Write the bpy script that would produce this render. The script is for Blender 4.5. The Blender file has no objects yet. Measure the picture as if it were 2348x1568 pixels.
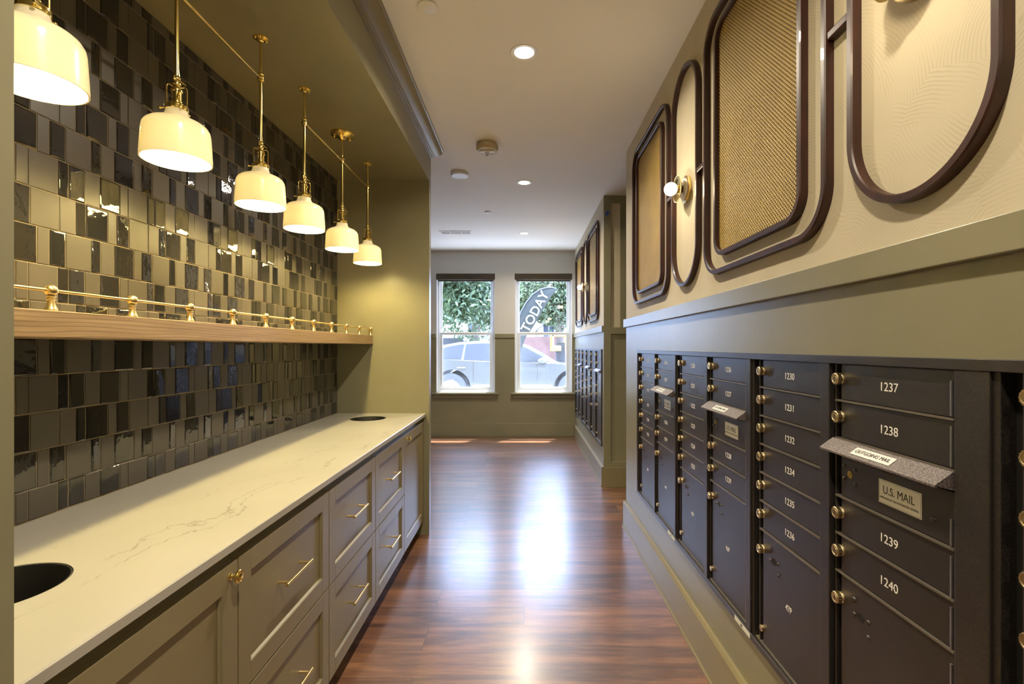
import bpy, bmesh, math, random
from math import pi, sin, cos, radians
from mathutils import Vector, Matrix
random.seed(7)
SC = bpy.context.scene
COL = SC.collection

# ------------------------------------------------------------------ camera
H = 1.33
F = 1116.0
cam = bpy.data.cameras.new('camera')
camo = bpy.data.objects.new('camera', cam); COL.objects.link(camo)
camo.location = (0, 0, H); camo.rotation_euler = (pi/2, 0, 0)
cam.sensor_width = 36.0
cam.lens = F/2348.0*36.0
cam.shift_x = -(1202-1174)/2348.0
cam.shift_y = (796-784)/2348.0
cam.clip_start = 0.02; cam.clip_end = 200
cam.dof.use_dof = False
SC.camera = camo
# ------------------------------------------------------------------ world / view
SC.view_settings.view_transform = 'Standard'
SC.view_settings.look = 'None'
SC.view_settings.gamma = 1.0
SC.view_settings.exposure = 1.45
SC.view_settings.use_curve_mapping = False
w = bpy.data.worlds.new('sky'); SC.world = w; w.use_nodes = True
bg = w.node_tree.nodes['Background']
bg.inputs[0].default_value = (0.46, 0.61, 1.0, 1); bg.inputs[1].default_value = 8.0
def sun(rot, strength, col=(1, .96, .88), ang=2):
    l = bpy.data.lights.new('sun', 'SUN'); l.energy = strength; l.color = col; l.angle = radians(ang)
    o = bpy.data.objects.new('sun', l); COL.objects.link(o); o.rotation_euler = rot
sun((radians(-15), radians(8), 0), 11.0)
# lamp strengths (used in the lamps' own builders)
PEND_W = 5.6; PEND_COL = (1.0, .79, .34); PEND_GLOW = .02
DOWN_W = 9.0; DOWN_COL = (1.0, .86, .66)
SCON_W = .62; SCON_COL = (1.0, .80, .52)

# ------------------------------------------------------------------ materials
def newmat(name):
    m = bpy.data.materials.new(name); m.use_nodes = True
    nt = m.node_tree; b = nt.nodes['Principled BSDF']
    return m, nt, b
def setp(b, col=None, rough=None, metal=None, spec=None, coat=None, emis=None, es=None):
    if col is not None: b.inputs['Base Color'].default_value = (*col, 1)
    if rough is not None: b.inputs['Roughness'].default_value = rough
    if metal is not None: b.inputs['Metallic'].default_value = metal
    if spec is not None: b.inputs['Specular IOR Level'].default_value = spec
    if coat is not None: b.inputs['Coat Weight'].default_value = coat
    if emis is not None: b.inputs['Emission Color'].default_value = (*emis, 1)
    if es is not None: b.inputs['Emission Strength'].default_value = es
def N(nt, t, **kw):
    n = nt.nodes.new(t)
    for k, v in kw.items():
        if k.startswith('i_'):
            key = k[2:]
            key = int(key) if key.isdigit() else key
            n.inputs[key].default_value = v
        else: setattr(n, k, v)
    return n
def L(nt, a, b): nt.links.new(a, b)
def pos(nt, scale=(1, 1, 1), rot=(0, 0, 0), loc=(0, 0, 0)):
    g = N(nt, 'ShaderNodeNewGeometry')
    mp = N(nt, 'ShaderNodeMapping')
    mp.inputs['Scale'].default_value = scale; mp.inputs['Rotation'].default_value = rot
    mp.inputs['Location'].default_value = loc
    L(nt, g.outputs['Position'], mp.inputs[0]); return mp.outputs[0]
def math_(nt, op, a, b=None, c=None):
    n = N(nt, 'ShaderNodeMath', operation=op)
    for i, v in enumerate((a, b, c)):
        if v is None: continue
        if isinstance(v, (int, float)): n.inputs[i].default_value = v
        else: L(nt, v, n.inputs[i])
    return n.outputs[0]
def ramp(nt, fac, stops, interp='LINEAR'):
    r = N(nt, 'ShaderNodeValToRGB'); r.color_ramp.interpolation = interp
    e = r.color_ramp.elements
    while len(e) < len(stops): e.new(.5)
    for el, (p, c) in zip(e, stops):
        el.position = p; el.color = (*c, 1) if len(c) == 3 else c
    L(nt, fac, r.inputs[0]); return r.outputs[0]
def bump(nt, b, h, strength=.2, dist=.01):
    n = N(nt, 'ShaderNodeBump'); n.inputs['Strength'].default_value = strength
    n.inputs['Distance'].default_value = dist
    L(nt, h, n.inputs['Height']); L(nt, n.outputs[0], b.inputs['Normal'])
def simple(name, col, rough=.5, metal=0, spec=.5, nscale=0, nstr=0, coat=0, var=0):
    m, nt, b = newmat(name); setp(b, col, rough, metal, spec, coat)
    if nscale:
        n = N(nt, 'ShaderNodeTexNoise', i_Scale=nscale, i_Detail=4.0); L(nt, pos(nt), n.inputs['Vector'])
        if nstr: bump(nt, b, n.outputs['Fac'], nstr, .002)
    if var:
        n = N(nt, 'ShaderNodeTexNoise', i_Scale=3.0, i_Detail=5.0); L(nt, pos(nt), n.inputs['Vector'])
        L(nt, ramp(nt, n.outputs['Fac'], [(.3, tuple(c*(1-var) for c in col)), (.7, tuple(min(1, c*(1+var)) for c in col))]), b.inputs['Base Color'])
    return m
M = {}
M['paint'] = simple('sage_paint', (.235, .220, .138), .32, nscale=55, nstr=.12, var=.06)
M['cabinet'] = simple('cabinet_paint', (.235, .200, .112), .34, nscale=25, nstr=.05, var=.05)
M['ceiling'] = simple('ceiling_paint', (.80, .79, .76), .8, nscale=90, nstr=.05)
M['plaster'] = simple('wall_paint', (.60, .60, .57), .6, nscale=90, nstr=.06)
M['brass'] = simple('brass', (.88, .70, .26), .16, 1, nscale=12, nstr=.02)
M['brass_satin'] = simple('satin_brass', (.86, .68, .32), .30, 1, nscale=30, nstr=.03)
M['brass_lock'] = simple('lock_brass', (.62, .50, .30), .32, 1)
M['steel'] = simple('steel', (.55, .55, .55), .3, 1)
M['mahogany'] = None
M['boxmetal'] = None
M['black'] = simple('black_void', (.008, .007, .006), .6)
M['white'] = simple('white_plastic', (.75, .75, .74), .4)
M['white_frame'] = simple('white_vinyl', (.68, .70, .70), .35)
M['label'] = simple('white_label', (.70, .70, .68), .5)
M['number'] = simple('engraved_number', (.80, .78, .74), .5)
M['ink'] = simple('ink', (.03, .03, .03), .5)
M['redink'] = simple('red_ink', (.45, .05, .02), .5)
M['grout'] = simple('grout', (.33, .27, .17), .8, nscale=80, nstr=.1)
M['shade_fabric'] = simple('roller_fabric', (.07, .055, .035), .8)
M['bluetape'] = simple('blue_tape', (.02, .10, .55), .6)
M['asphalt'] = simple('asphalt', (.12, .12, .12), .9, nscale=6, nstr=.2, var=.2)
M['concrete'] = simple('concrete', (.52, .51, .49), .9, nscale=8, nstr=.2, var=.08)
M['carpaint'] = simple('silver_car_paint', (.13, .135, .14), .25, .5, coat=.6)
M['carpaint_white'] = simple('white_car_paint', (.42, .43, .46), .25, 0, coat=.6)
M['carglass'] = simple('car_glass', (.045, .048, .052), .25, 0, .25)
M['rubber'] = simple('rubber', (.09, .09, .095), .8)
M['rim'] = simple('alloy_rim', (.6, .6, .62), .3, .8)
M['bark'] = simple('bark', (.13, .10, .075), .9, nscale=20, nstr=.5, var=.3)
M['flag'] = simple('grey_flag_cloth', (.026, .030, .025), .8)
M['flagletter'] = simple('white_flag_letters', (.34, .35, .37), .8)
M['yellow'] = simple('yellow_machine_paint', (.80, .50, .08), .5)
M['brick'] = simple('red_brick', (.30, .16, .13), .9, var=.2, nscale=10, nstr=.2)
M['siding'] = simple('white_siding', (.45, .46, .48), .7)
M['roofing'] = simple('roof_shingle', (.30, .30, .32), .9)
M['darkwin'] = simple('dark_window', (.05, .06, .08), .1)

# mahogany
m, nt, b = newmat('mahogany_wood'); setp(b, rough=.40, coat=.08)
n = N(nt, 'ShaderNodeTexNoise', i_Scale=9.0, i_Detail=6.0); L(nt, pos(nt, (6, 6, 1)), n.inputs['Vector'])
L(nt, ramp(nt, n.outputs['Fac'], [(.3, (.018, .0045, .0028)), (.7, (.050, .012, .007))]), b.inputs['Base Color'])
bump(nt, b, n.outputs['Fac'], .1, .001); M['mahogany'] = m
# powder coated mailbox metal
m, nt, b = newmat('bronze_powder_coat'); setp(b, (.032, .026, .026), .33, .0, .8)
n = N(nt, 'ShaderNodeTexNoise', i_Scale=700.0, i_Detail=2.0); L(nt, pos(nt), n.inputs['Vector'])
bump(nt, b, n.outputs['Fac'], .35, .0006)
L(nt, ramp(nt, n.outputs['Fac'], [(.40, (.010, .008, .008)), (.70, (.048, .040, .038))]), b.inputs['Base Color'])
M['boxmetal'] = m
M['lip'] = simple('highlight_bronze_lip', (.17, .15, .13), .28, .3, .8)  # lighter bronze paints in the bright ledge highlights between mailbox doors
# hood metal: coarser speckle
m, nt, b = newmat('speckled_hood'); setp(b, (.05, .04, .04), .38, .0, .8)
n = N(nt, 'ShaderNodeTexNoise', i_Scale=420.0, i_Detail=2.0); L(nt, pos(nt), n.inputs['Vector'])
L(nt, ramp(nt, n.outputs['Fac'], [(.42, (.05, .04, .045)), (.62, (.24, .20, .19))]), b.inputs['Base Color'])
bump(nt, b, n.outputs['Fac'], .35, .0006); M['hood'] = m
# floor planks
m, nt, b = newmat('wood_plank_floor')
P = pos(nt)
br = N(nt, 'ShaderNodeTexBrick', offset=.37, i_Scale=1.0)
br.inputs['Brick Width'].default_value = 1.22; br.inputs['Row Height'].default_value = .178
br.inputs['Mortar Size'].default_value = .0012; br.inputs['Mortar Smooth'].default_value = .1; br.inputs['Bias'].default_value = 0
br.inputs['Color1'].default_value = (0, 0, 0, 1); br.inputs['Color2'].default_value = (1, 1, 1, 1); br.inputs['Mortar'].default_value = (.5, .5, .5, 1)
L(nt, P, br.inputs['Vector'])
sep = N(nt, 'ShaderNodeSeparateXYZ'); L(nt, P, sep.inputs[0])
row = math_(nt, 'FLOOR', math_(nt, 'DIVIDE', sep.outputs[1], .178))
cmb = N(nt, 'ShaderNodeCombineXYZ')
L(nt, math_(nt, 'MULTIPLY', sep.outputs[0], .9), cmb.inputs[0]); L(nt, math_(nt, 'MULTIPLY', sep.outputs[1], 9.0), cmb.inputs[1])
L(nt, math_(nt, 'ADD', math_(nt, 'MULTIPLY', br.outputs['Color'], 7.0), math_(nt, 'MULTIPLY', row, 3.3)), cmb.inputs[2])
g1 = N(nt, 'ShaderNodeTexNoise', i_Scale=1.6, i_Detail=7.0, i_Roughness=.6, i_Distortion=.8); L(nt, cmb.outputs[0], g1.inputs['Vector'])
g2 = N(nt, 'ShaderNodeTexNoise', i_Scale=9.0, i_Detail=4.0, i_Roughness=.7); L(nt, cmb.outputs[0], g2.inputs['Vector'])
mixg = math_(nt, 'ADD', math_(nt, 'MULTIPLY', g1.outputs['Fac'], .72), math_(nt, 'MULTIPLY', g2.outputs['Fac'], .28))
mixg = math_(nt, 'ADD', mixg, math_(nt, 'MULTIPLY', math_(nt, 'SUBTRACT', br.outputs['Color'], .5), .12))
wc = ramp(nt, mixg, [(.32, (.040, .020, .016)), (.44, (.11, .046, .026)), (.55, (.20, .088, .043)), (.70, (.34, .165, .078))])
mx = N(nt, 'ShaderNodeMix', data_type='RGBA'); L(nt, br.outputs['Fac'], mx.inputs[0]); L(nt, wc, mx.inputs[6]); mx.inputs[7].default_value = (.02, .012, .01, 1)
L(nt, mx.outputs[2], b.inputs['Base Color'])
setp(b, rough=.30, spec=1.0, coat=1.0); b.inputs['Coat Roughness'].default_value = .22
L(nt, math_(nt, 'ADD', .27, math_(nt, 'MULTIPLY', g2.outputs['Fac'], .12)), b.inputs['Roughness'])
bump(nt, b, math_(nt, 'SUBTRACT', math_(nt, 'MULTIPLY', g2.outputs['Fac'], .25), br.outputs['Fac']), .25, .0012)
M['floor'] = m
# tiles
def tilemat(name, c1, c2, rough, bs, coat):
    m, nt, b = newmat(name); setp(b, rough=rough, spec=.6, coat=coat)
    b.inputs['Coat Roughness'].default_value = .03
    o = N(nt, 'ShaderNodeNewGeometry')
    L(nt, ramp(nt, o.outputs['Random Per Island'], [(0, c1), (1, c2)]), b.inputs['Base Color'])
    n = N(nt, 'ShaderNodeTexNoise', i_Scale=22.0, i_Detail=2.0); L(nt, pos(nt), n.inputs['Vector'])
    bump(nt, b, n.outputs['Fac'], bs, .004)
    if coat: 
        bn = [x for x in nt.nodes if x.type == 'BUMP'][0]; L(nt, bn.outputs[0], b.inputs['Coat Normal'])
    return m
M['tile_gloss'] = tilemat('glossy_charcoal_tile', (.012, .012, .013), (.028, .026, .024), .05, .28, .5)
M['tile_matte'] = tilemat('satin_taupe_tile', (.070, .061, .048), (.090, .079, .062), .34, .05, 0)
# quartz
m, nt, b = newmat('white_quartz'); setp(b, rough=.22, spec=.5)
P = pos(nt)
sep = N(nt, 'ShaderNodeSeparateXYZ'); L(nt, P, sep.inputs[0])
nz = N(nt, 'ShaderNodeTexNoise', i_Scale=2.6, i_Detail=8.0, i_Roughness=.62); L(nt, P, nz.inputs['Vector'])
nz2 = N(nt, 'ShaderNodeTexNoise', i_Scale=5.5, i_Detail=3.0); L(nt, P, nz2.inputs['Vector'])
def vein(x0, slope, amp, wd):
    d = math_(nt, 'ADD', math_(nt, 'SUBTRACT', sep.outputs[0], x0), math_(nt, 'MULTIPLY', sep.outputs[1], -slope))
    d = math_(nt, 'ADD', d, math_(nt, 'MULTIPLY', math_(nt, 'SUBTRACT', nz.outputs['Fac'], .5), amp))
    return math_(nt, 'SMOOTH_MIN', 1.0, math_(nt, 'DIVIDE', math_(nt, 'ABSOLUTE', d), wd), .1)
v1 = vein(-1.03, .115, .42, .0042); v2 = vein(-.93, .07, .30, .0032); v3 = vein(-1.28, .16, .6, .0025)
v = math_(nt, 'MINIMUM', math_(nt, 'MINIMUM', v1, v2), v3)
msk = ramp(nt, nz2.outputs['Fac'], [(.38, (0, 0, 0)), (.52, (1, 1, 1))])
fac = math_(nt, 'MULTIPLY', math_(nt, 'SUBTRACT', 1.0, v), msk); fac = math_(nt, 'MULTIPLY', fac, .75)
soft = N(nt, 'ShaderNodeTexNoise', i_Scale=1.3, i_Detail=4.0); L(nt, P, soft.inputs['Vector'])
base = ramp(nt, soft.outputs['Fac'], [(.35, (.40, .385, .335)), (.65, (.445, .43, .38))])
mx = N(nt, 'ShaderNodeMix', data_type='RGBA'); L(nt, fac, mx.inputs[0]); L(nt, base, mx.inputs[6]); mx.inputs[7].default_value = (.22, .20, .17, 1)
L(nt, mx.outputs[2], b.inputs['Base Color']); M['quartz'] = m
# oak shelf, grain along Y
m, nt, b = newmat('oak_shelf_wood'); setp(b, rough=.5)
n0 = N(nt, 'ShaderNodeTexNoise', i_Scale=1.1, i_Detail=2.0); L(nt, pos(nt, (1, .8, 4)), n0.inputs['Vector'])
wv = N(nt, 'ShaderNodeTexNoise', i_Scale=10.0, i_Detail=6.0, i_Roughness=.7); L(nt, pos(nt, (3, .35, 9)), wv.inputs['Vector'])
sep = N(nt, 'ShaderNodeSeparateXYZ'); L(nt, pos(nt), sep.inputs[0])
ln = math_(nt, 'SINE', math_(nt, 'ADD', math_(nt, 'MULTIPLY', sep.outputs[2], 620.0), math_(nt, 'MULTIPLY', n0.outputs['Fac'], 75.0)))
ln = ramp(nt, math_(nt, 'MULTIPLY', math_(nt, 'ADD', ln, 1.0), .5), [(.0, (0, 0, 0)), (.22, (1, 1, 1))])
cc = ramp(nt, wv.outputs['Fac'], [(.3, (.27, .175, .085)), (.7, (.42, .285, .15))])
mx = N(nt, 'ShaderNodeMix', data_type='RGBA', blend_type='MULTIPLY'); mx.inputs[0].default_value = .38
L(nt, cc, mx.inputs[6]); L(nt, ln, mx.inputs[7]); L(nt, mx.outputs[2], b.inputs['Base Color']); bump(nt, b, wv.outputs['Fac'], .15, .001)
M['oak'] = m
# wallpaper with hatched arcs
m, nt, b = newmat('hatched_wallpaper'); setp(b, rough=.7)
P = pos(nt, (0, 1, 1))
vo = N(nt, 'ShaderNodeTexVoronoi', i_Scale=8.0); L(nt, P, vo.inputs['Vector'])
vsep = N(nt, 'ShaderNodeSeparateColor'); L(nt, vo.outputs['Color'], vsep.inputs[0])
sub = N(nt, 'ShaderNodeVectorMath', operation='SUBTRACT'); L(nt, P, sub.inputs[0]); L(nt, vo.outputs['Position'], sub.inputs[1])
off = N(nt, 'ShaderNodeVectorMath', operation='ADD'); L(nt, sub.outputs[0], off.inputs[0])
oc = N(nt, 'ShaderNodeCombineXYZ'); L(nt, math_(nt, 'MULTIPLY', math_(nt, 'SUBTRACT', vsep.outputs[0], .5), .5), oc.inputs[1]); L(nt, math_(nt, 'MULTIPLY', math_(nt, 'SUBTRACT', vsep.outputs[1], .5), .5), oc.inputs[2])
L(nt, oc.outputs[0], off.inputs[1])
ln = N(nt, 'ShaderNodeVectorMath', operation='LENGTH'); L(nt, off.outputs[0], ln.inputs[0])
wob = N(nt, 'ShaderNodeTexNoise', i_Scale=14.0, i_Detail=2.0); L(nt, P, wob.inputs['Vector'])
arg = math_(nt, 'ADD', math_(nt, 'MULTIPLY', ln.outputs['Value'], 850.0), math_(nt, 'MULTIPLY', wob.outputs['Fac'], 9.0))
s = math_(nt, 'MULTIPLY', math_(nt, 'ADD', math_(nt, 'SINE', arg), 1.0), .5)
fade = N(nt, 'ShaderNodeTexNoise', i_Scale=9.0, i_Detail=2.0); L(nt, P, fade.inputs['Vector'])
s2 = math_(nt, 'MULTIPLY', ramp(nt, s, [(.6, (0, 0, 0)), (.95, (1, 1, 1))]), ramp(nt, fade.outputs['Fac'], [(.42, (.05, .05, .05)), (.62, (.5, .5, .5))]))
mx = N(nt, 'ShaderNodeMix', data_type='RGBA'); L(nt, s2, mx.inputs[0]); mx.inputs[6].default_value = (.56, .50, .355, 1); mx.inputs[7].default_value = (.42, .36, .235, 1)
L(nt, mx.outputs[2], b.inputs['Base Color']); bump(nt, b, s2, .15, .0006)
M['wallpaper'] = m
# cane webbing
m, nt, b = newmat('cane_webbing'); setp(b, rough=.5)
P = pos(nt, (0, 1, 1)); sep = N(nt, 'ShaderNodeSeparateXYZ'); L(nt, P, sep.inputs[0])
pt = .0135
u = math_(nt, 'DIVIDE', sep.outputs[1], pt); vv = math_(nt, 'DIVIDE', sep.outputs[2], pt)
def cell(off):
    a = math_(nt, 'SUBTRACT', math_(nt, 'FRACT', math_(nt, 'ADD', u, off)), .5)
    c = math_(nt, 'SUBTRACT', math_(nt, 'FRACT', math_(nt, 'ADD', vv, off)), .5)
    return math_(nt, 'SQRT', math_(nt, 'ADD', math_(nt, 'MULTIPLY', a, a), math_(nt, 'MULTIPLY', c, c)))
dd = math_(nt, 'MINIMUM', cell(0.0), cell(0.5))
hole = ramp(nt, dd, [(.17, (1, 1, 1)), (.225, (0, 0, 0))])
dg = math_(nt, 'SINE', math_(nt, 'MULTIPLY', math_(nt, 'ADD', u, vv), 4*pi)); dg2 = math_(nt, 'SINE', math_(nt, 'MULTIPLY', math_(nt, 'SUBTRACT', u, vv), 4*pi))
st = math_(nt, 'MULTIPLY', math_(nt, 'ADD', math_(nt, 'MULTIPLY', math_(nt, 'ADD', dg, dg2), .5), 1), .5)
cn = N(nt, 'ShaderNodeTexNoise', i_Scale=6.0, i_Detail=3.0); L(nt, P, cn.inputs['Vector'])
cst = math_(nt, 'ADD', math_(nt, 'MULTIPLY', st, .6), math_(nt, 'MULTIPLY', cn.outputs['Fac'], .4))
L(nt, ramp(nt, cst, [(.25, (.33, .21, .045)), (.70, (.68, .48, .135))]), b.inputs['Base Color'])
bump(nt, b, math_(nt, 'SUBTRACT', st, hole), .6, .002)
tr = N(nt, 'ShaderNodeBsdfTransparent'); ms = N(nt, 'ShaderNodeMixShader')
L(nt, hole, ms.inputs[0]); L(nt, b.outputs[0], ms.inputs[1]); L(nt, tr.outputs[0], ms.inputs[2])
L(nt, ms.outputs[0], nt.nodes['Material Output'].inputs[0]); M['cane'] = m
M['caneback'] = simple('dark_cane_backing', (.10, .06, .025), .8)
# glass pane
m, nt, b = newmat('window_glass')
g = N(nt, 'ShaderNodeBsdfGlossy', i_Roughness=.0); tr = N(nt, 'ShaderNodeBsdfTransparent'); tr.inputs[0].default_value = (.96, .98, .98, 1)
ms = N(nt, 'ShaderNodeMixShader'); ms.inputs[0].default_value = .07
L(nt, tr.outputs[0], ms.inputs[1]); L(nt, g.outputs[0], ms.inputs[2]); L(nt, ms.outputs[0], nt.nodes['Material Output'].inputs[0]); M['glass'] = m
# insect screen over lower sash
m, nt, b = newmat('insect_screen')
d = N(nt, 'ShaderNodeBsdfDiffuse'); d.inputs[0].default_value = (.55, .57, .60, 1); tr = N(nt, 'ShaderNodeBsdfTransparent')
ms = N(nt, 'ShaderNodeMixShader'); ms.inputs[0].default_value = .13
L(nt, tr.outputs[0], ms.inputs[1]); L(nt, d.outputs[0], ms.inputs[2]); L(nt, ms.outputs[0], nt.nodes['Material Output'].inputs[0]); M['screen'] = m
# opal glass shade
m, nt, b = newmat('opal_glass')
setp(b, (.80, .78, .68), .22, 0, .5, 0, (1.0, .84, .42), PEND_GLOW)
t = N(nt, 'ShaderNodeBsdfTranslucent'); t.inputs[0].default_value = (.95, .90, .75, 1)
ms = N(nt, 'ShaderNodeMixShader'); ms.inputs[0].default_value = .13
L(nt, b.outputs[0], ms.inputs[1]); L(nt, t.outputs[0], ms.inputs[2]); L(nt, ms.outputs[0], nt.nodes['Material Output'].inputs[0]); M['opal'] = m
def emat(name, col, s):
    m, nt, b = newmat(name); setp(b, (.8, .8, .8), .3, emis=col, es=s); return m
M['bulb'] = emat('lit_bulb', (1, .88, .6), 3.0)
M['lens'] = emat('downlight_lens', (1, .93, .75), 1.6)
M['leaf'] = None
m, nt, b = newmat('leaves'); setp(b, rough=.5)
g = N(nt, 'ShaderNodeNewGeometry')
L(nt, ramp(nt, g.outputs['Random Per Island'], [(0, (.025, .042, .02)), (.6, (.085, .12, .055)), (1, (.20, .24, .12))]), b.inputs['Base Color'])
t = N(nt, 'ShaderNodeBsdfTranslucent'); t.inputs[0].default_value = (.10, .14, .04, 1)
ms = N(nt, 'ShaderNodeMixShader'); ms.inputs[0].default_value = .35
L(nt, b.outputs[0], ms.inputs[1]); L(nt, t.outputs[0], ms.inputs[2]); L(nt, ms.outputs[0], nt.nodes['Material Output'].inputs[0]); M['leaf'] = m

# ------------------------------------------------------------------ mesh builder
class MB:
    def __init__(s): s.v = []; s.f = []; s.mi = []; s.sm = []
    def add(s, vs, fs, mi=0, smooth=False):
        o = len(s.v); s.v += [tuple(v) for v in vs]
        s.f += [tuple(i+o for i in f) for f in fs]; s.mi += [mi]*len(fs); s.sm += [smooth]*len(fs)
        return s
    def box(s, x0, x1, y0, y1, z0, z1, mi=0):
        if x0 > x1: x0, x1 = x1, x0
        if y0 > y1: y0, y1 = y1, y0
        if z0 > z1: z0, z1 = z1, z0
        v = [(x, y, z) for x in (x0, x1) for y in (y0, y1) for z in (z0, z1)]
        f = [(0, 1, 3, 2), (4, 6, 7, 5), (0, 4, 5, 1), (2, 3, 7, 6), (0, 2, 6, 4), (1, 5, 7, 3)]
        return s.add(v, f, mi)
    def cham(s, x0, x1, y0, y1, z0, z1, c, mi=0):
        """box with its front (-y) edges chamfered by c"""
        v = [(x0, y1, z0), (x1, y1, z0), (x1, y1, z1), (x0, y1, z1),
             (x0, y0+c, z0), (x1, y0+c, z0), (x1, y0+c, z1), (x0, y0+c, z1),
             (x0+c, y0, z0+c), (x1-c, y0, z0+c), (x1-c, y0, z1-c), (x0+c, y0, z1-c)]
        f = [(3, 2, 1, 0)]
        for i in range(4):
            j = (i+1) % 4
            f.append((i, j, j+4, i+4)); f.append((i+4, j+4, j+8, i+8))
        f.append((8, 9, 10, 11)); return s.add(v, f, mi)
    def lathe(s, prof, n=32, axis='z', c=(0, 0, 0), mi=0, closed=False):
        """prof = [(r, h)...] around an axis through c"""
        vs = []; fs = []
        for r, h in prof:
            for k in range(n):
                a = 2*pi*k/n; p, q = r*cos(a), r*sin(a)
                if axis == 'z': vs.append((c[0]+p, c[1]+q, c[2]+h))
                elif axis == 'y': vs.append((c[0]+p, c[1]+h, c[2]+q))
                else: vs.append((c[0]+h, c[1]+p, c[2]+q))
        m = len(prof)
        for i in range(m-1 if not closed else m):
            i2 = (i+1) % m
            for k in range(n):
                k2 = (k+1) % n
                f = (i*n+k, i*n+k2, i2*n+k2, i2*n+k)
                fs.append(f if axis != 'y' else f[::-1])
        return s.add(vs, fs, mi, True)
    def tube(s, pts, r, n=10, mi=0, closed=False, cap=True):
        pts = [Vector(p) for p in pts]; m = len(pts); vs = []; fs = []
        up = None
        for i, p in enumerate(pts):
            a = pts[(i-1) % m] if (i > 0 or closed) else p; b_ = pts[(i+1) % m] if (i < m-1 or closed) else p
            t = (b_-a).normalized()
            if up is None:
                up = Vector((0, 0, 1)) if abs(t.z) < .9 else Vector((1, 0, 0))
            x = t.cross(up).normalized(); y = x.cross(t).normalized(); up = y
            rr = r[i] if isinstance(r, (list, tuple)) else r
            for k in range(n):
                an = 2*pi*k/n; vs.append(p+x*(rr*cos(an))+y*(rr*sin(an)))
        for i in range(m if closed else m-1):
            i2 = (i+1) % m
            for k in range(n):
                k2 = (k+1) % n; fs.append((i*n+k, i*n+k2, i2*n+k2, i2*n+k))
        s.add(vs, fs, mi, True)
        if cap and not closed:
            s.add(vs[:n], [tuple(range(n-1, -1, -1))], mi); s.add(vs[-n:], [tuple(range(n))], mi)
        return s
    def sphere(s, c, r, nu=24, nv=12, mi=0, sz=1.0):
        return s.lathe([(max(1e-5, r*sin(pi*i/nv)), -r*sz*cos(pi*i/nv)) for i in range(nv+1)], nu, 'z', c, mi)
    def sweep(s, path, prof, mi=0, closed=True):
        """path in xz plane (list of (x,z)), prof (n,d): n outward in-plane, d = toward -y"""
        m = len(path); vs = []; fs = []; k = len(prof)
        for i in range(m):
            a = path[(i-1) % m] if (closed or i > 0) else path[i]; c = path[(i+1) % m] if (closed or i < m-1) else path[i]
            tx, tz = c[0]-a[0], c[1]-a[1]; l = math.hypot(tx, tz) or 1; nx, nz = tz/l, -tx/l
            for (pn, pd) in prof: vs.append((path[i][0]+nx*pn, -pd, path[i][1]+nz*pn))
        for i in range(m if closed else m-1):
            i2 = (i+1) % m
            for j in range(k):
                j2 = (j+1) % k; fs.append((i*k+j, i2*k+j, i2*k+j2, i*k+j2))
        return s.add(vs, fs, mi, True)
    def build(s, name, mats, parent=None, loc=None, bevel=0, angle=35):
        me = bpy.data.meshes.new(name); me.from_pydata(s.v, [], s.f)
        if not isinstance(mats, (list, tuple)): mats = [mats]
        for mm in mats: me.materials.append(M[mm] if isinstance(mm, str) else mm)
        me.polygons.foreach_set('material_index', s.mi); me.polygons.foreach_set('use_smooth', s.sm)
        bm = bmesh.new(); bm.from_mesh(me); bmesh.ops.recalc_face_normals(bm, faces=bm.faces[:])
        for e in bm.edges:
            if len(e.link_faces) == 2 and e.calc_face_angle(0) > radians(angle): e.smooth = False
        bm.to_mesh(me); bm.free(); me.update()
        o = bpy.data.objects.new(name, me); COL.objects.link(o)
        if parent is not None: o.parent = parent
        if loc is not None: o.location = loc
        if bevel:
            b_ = o.modifiers.new('bevel', 'BEVEL'); b_.width = bevel; b_.segments = 2; b_.limit_method = 'ANGLE'; b_.angle_limit = radians(40)
        return o
def tag(o, label=None, cat=None, group=None, kind=None):
    if label: o['label'] = label
    if cat: o['category'] = cat
    if group: o['group'] = group
    if kind: o['kind'] = kind
    return o
def thing(name, loc, rz=0, label=None, cat=None, group=None):
    o = bpy.data.objects.new(name, None); COL.objects.link(o); o.empty_display_size = .05
    o.location = loc; o.rotation_euler = (0, 0, rz)
    return tag(o, label, cat, group)
def struct(mb, name, mats, parent=None, **k):
    o = mb.build(name, mats, parent, **k)
    if parent is None: o['kind'] = 'structure'
    return o
def copy_tree(o, parent=None):
    c = o.copy(); COL.objects.link(c)
    if parent is not None: c.parent = parent; c.matrix_parent_inverse = o.matrix_parent_inverse.copy()
    for ch in list(o.children): copy_tree(ch, c)
    return c
_tc = {}
def text_mesh(txt, size, thick=.0003, sx=1.0, bold=0.0):
    key = (txt, size, thick, sx, bold)
    if key in _tc: return _tc[key]
    cu = bpy.data.curves.new('t', 'FONT'); cu.body = txt; cu.size = size; cu.extrude = thick; cu.align_x = 'CENTER'; cu.align_y = 'CENTER'
    cu.offset = bold; cu.resolution_u = 4
    to = bpy.data.objects.new('t', cu); COL.objects.link(to)
    dg_ = bpy.context.evaluated_depsgraph_get(); dg_.update()
    me = bpy.data.meshes.new_from_object(to.evaluated_get(dg_)); bpy.data.objects.remove(to); bpy.data.curves.remove(cu)
    # stand text up, facing -y
    me.transform(Matrix.Rotation(pi/2, 4, 'X') @ Matrix.Diagonal((sx, 1, 1, 1)))
    _tc[key] = me; return me
def text(name, txt, size, mat, parent, loc, sx=1.0, rot=(0, 0, 0), thick=.0003, bold=0.0):
    me = text_mesh(txt, size, thick, sx, bold).copy(); me.materials.clear(); me.materials.append(M[mat])
    o = bpy.data.objects.new(name, me); COL.objects.link(o); o.parent = parent; o.location = loc; o.rotation_euler = rot
    return o
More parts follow.
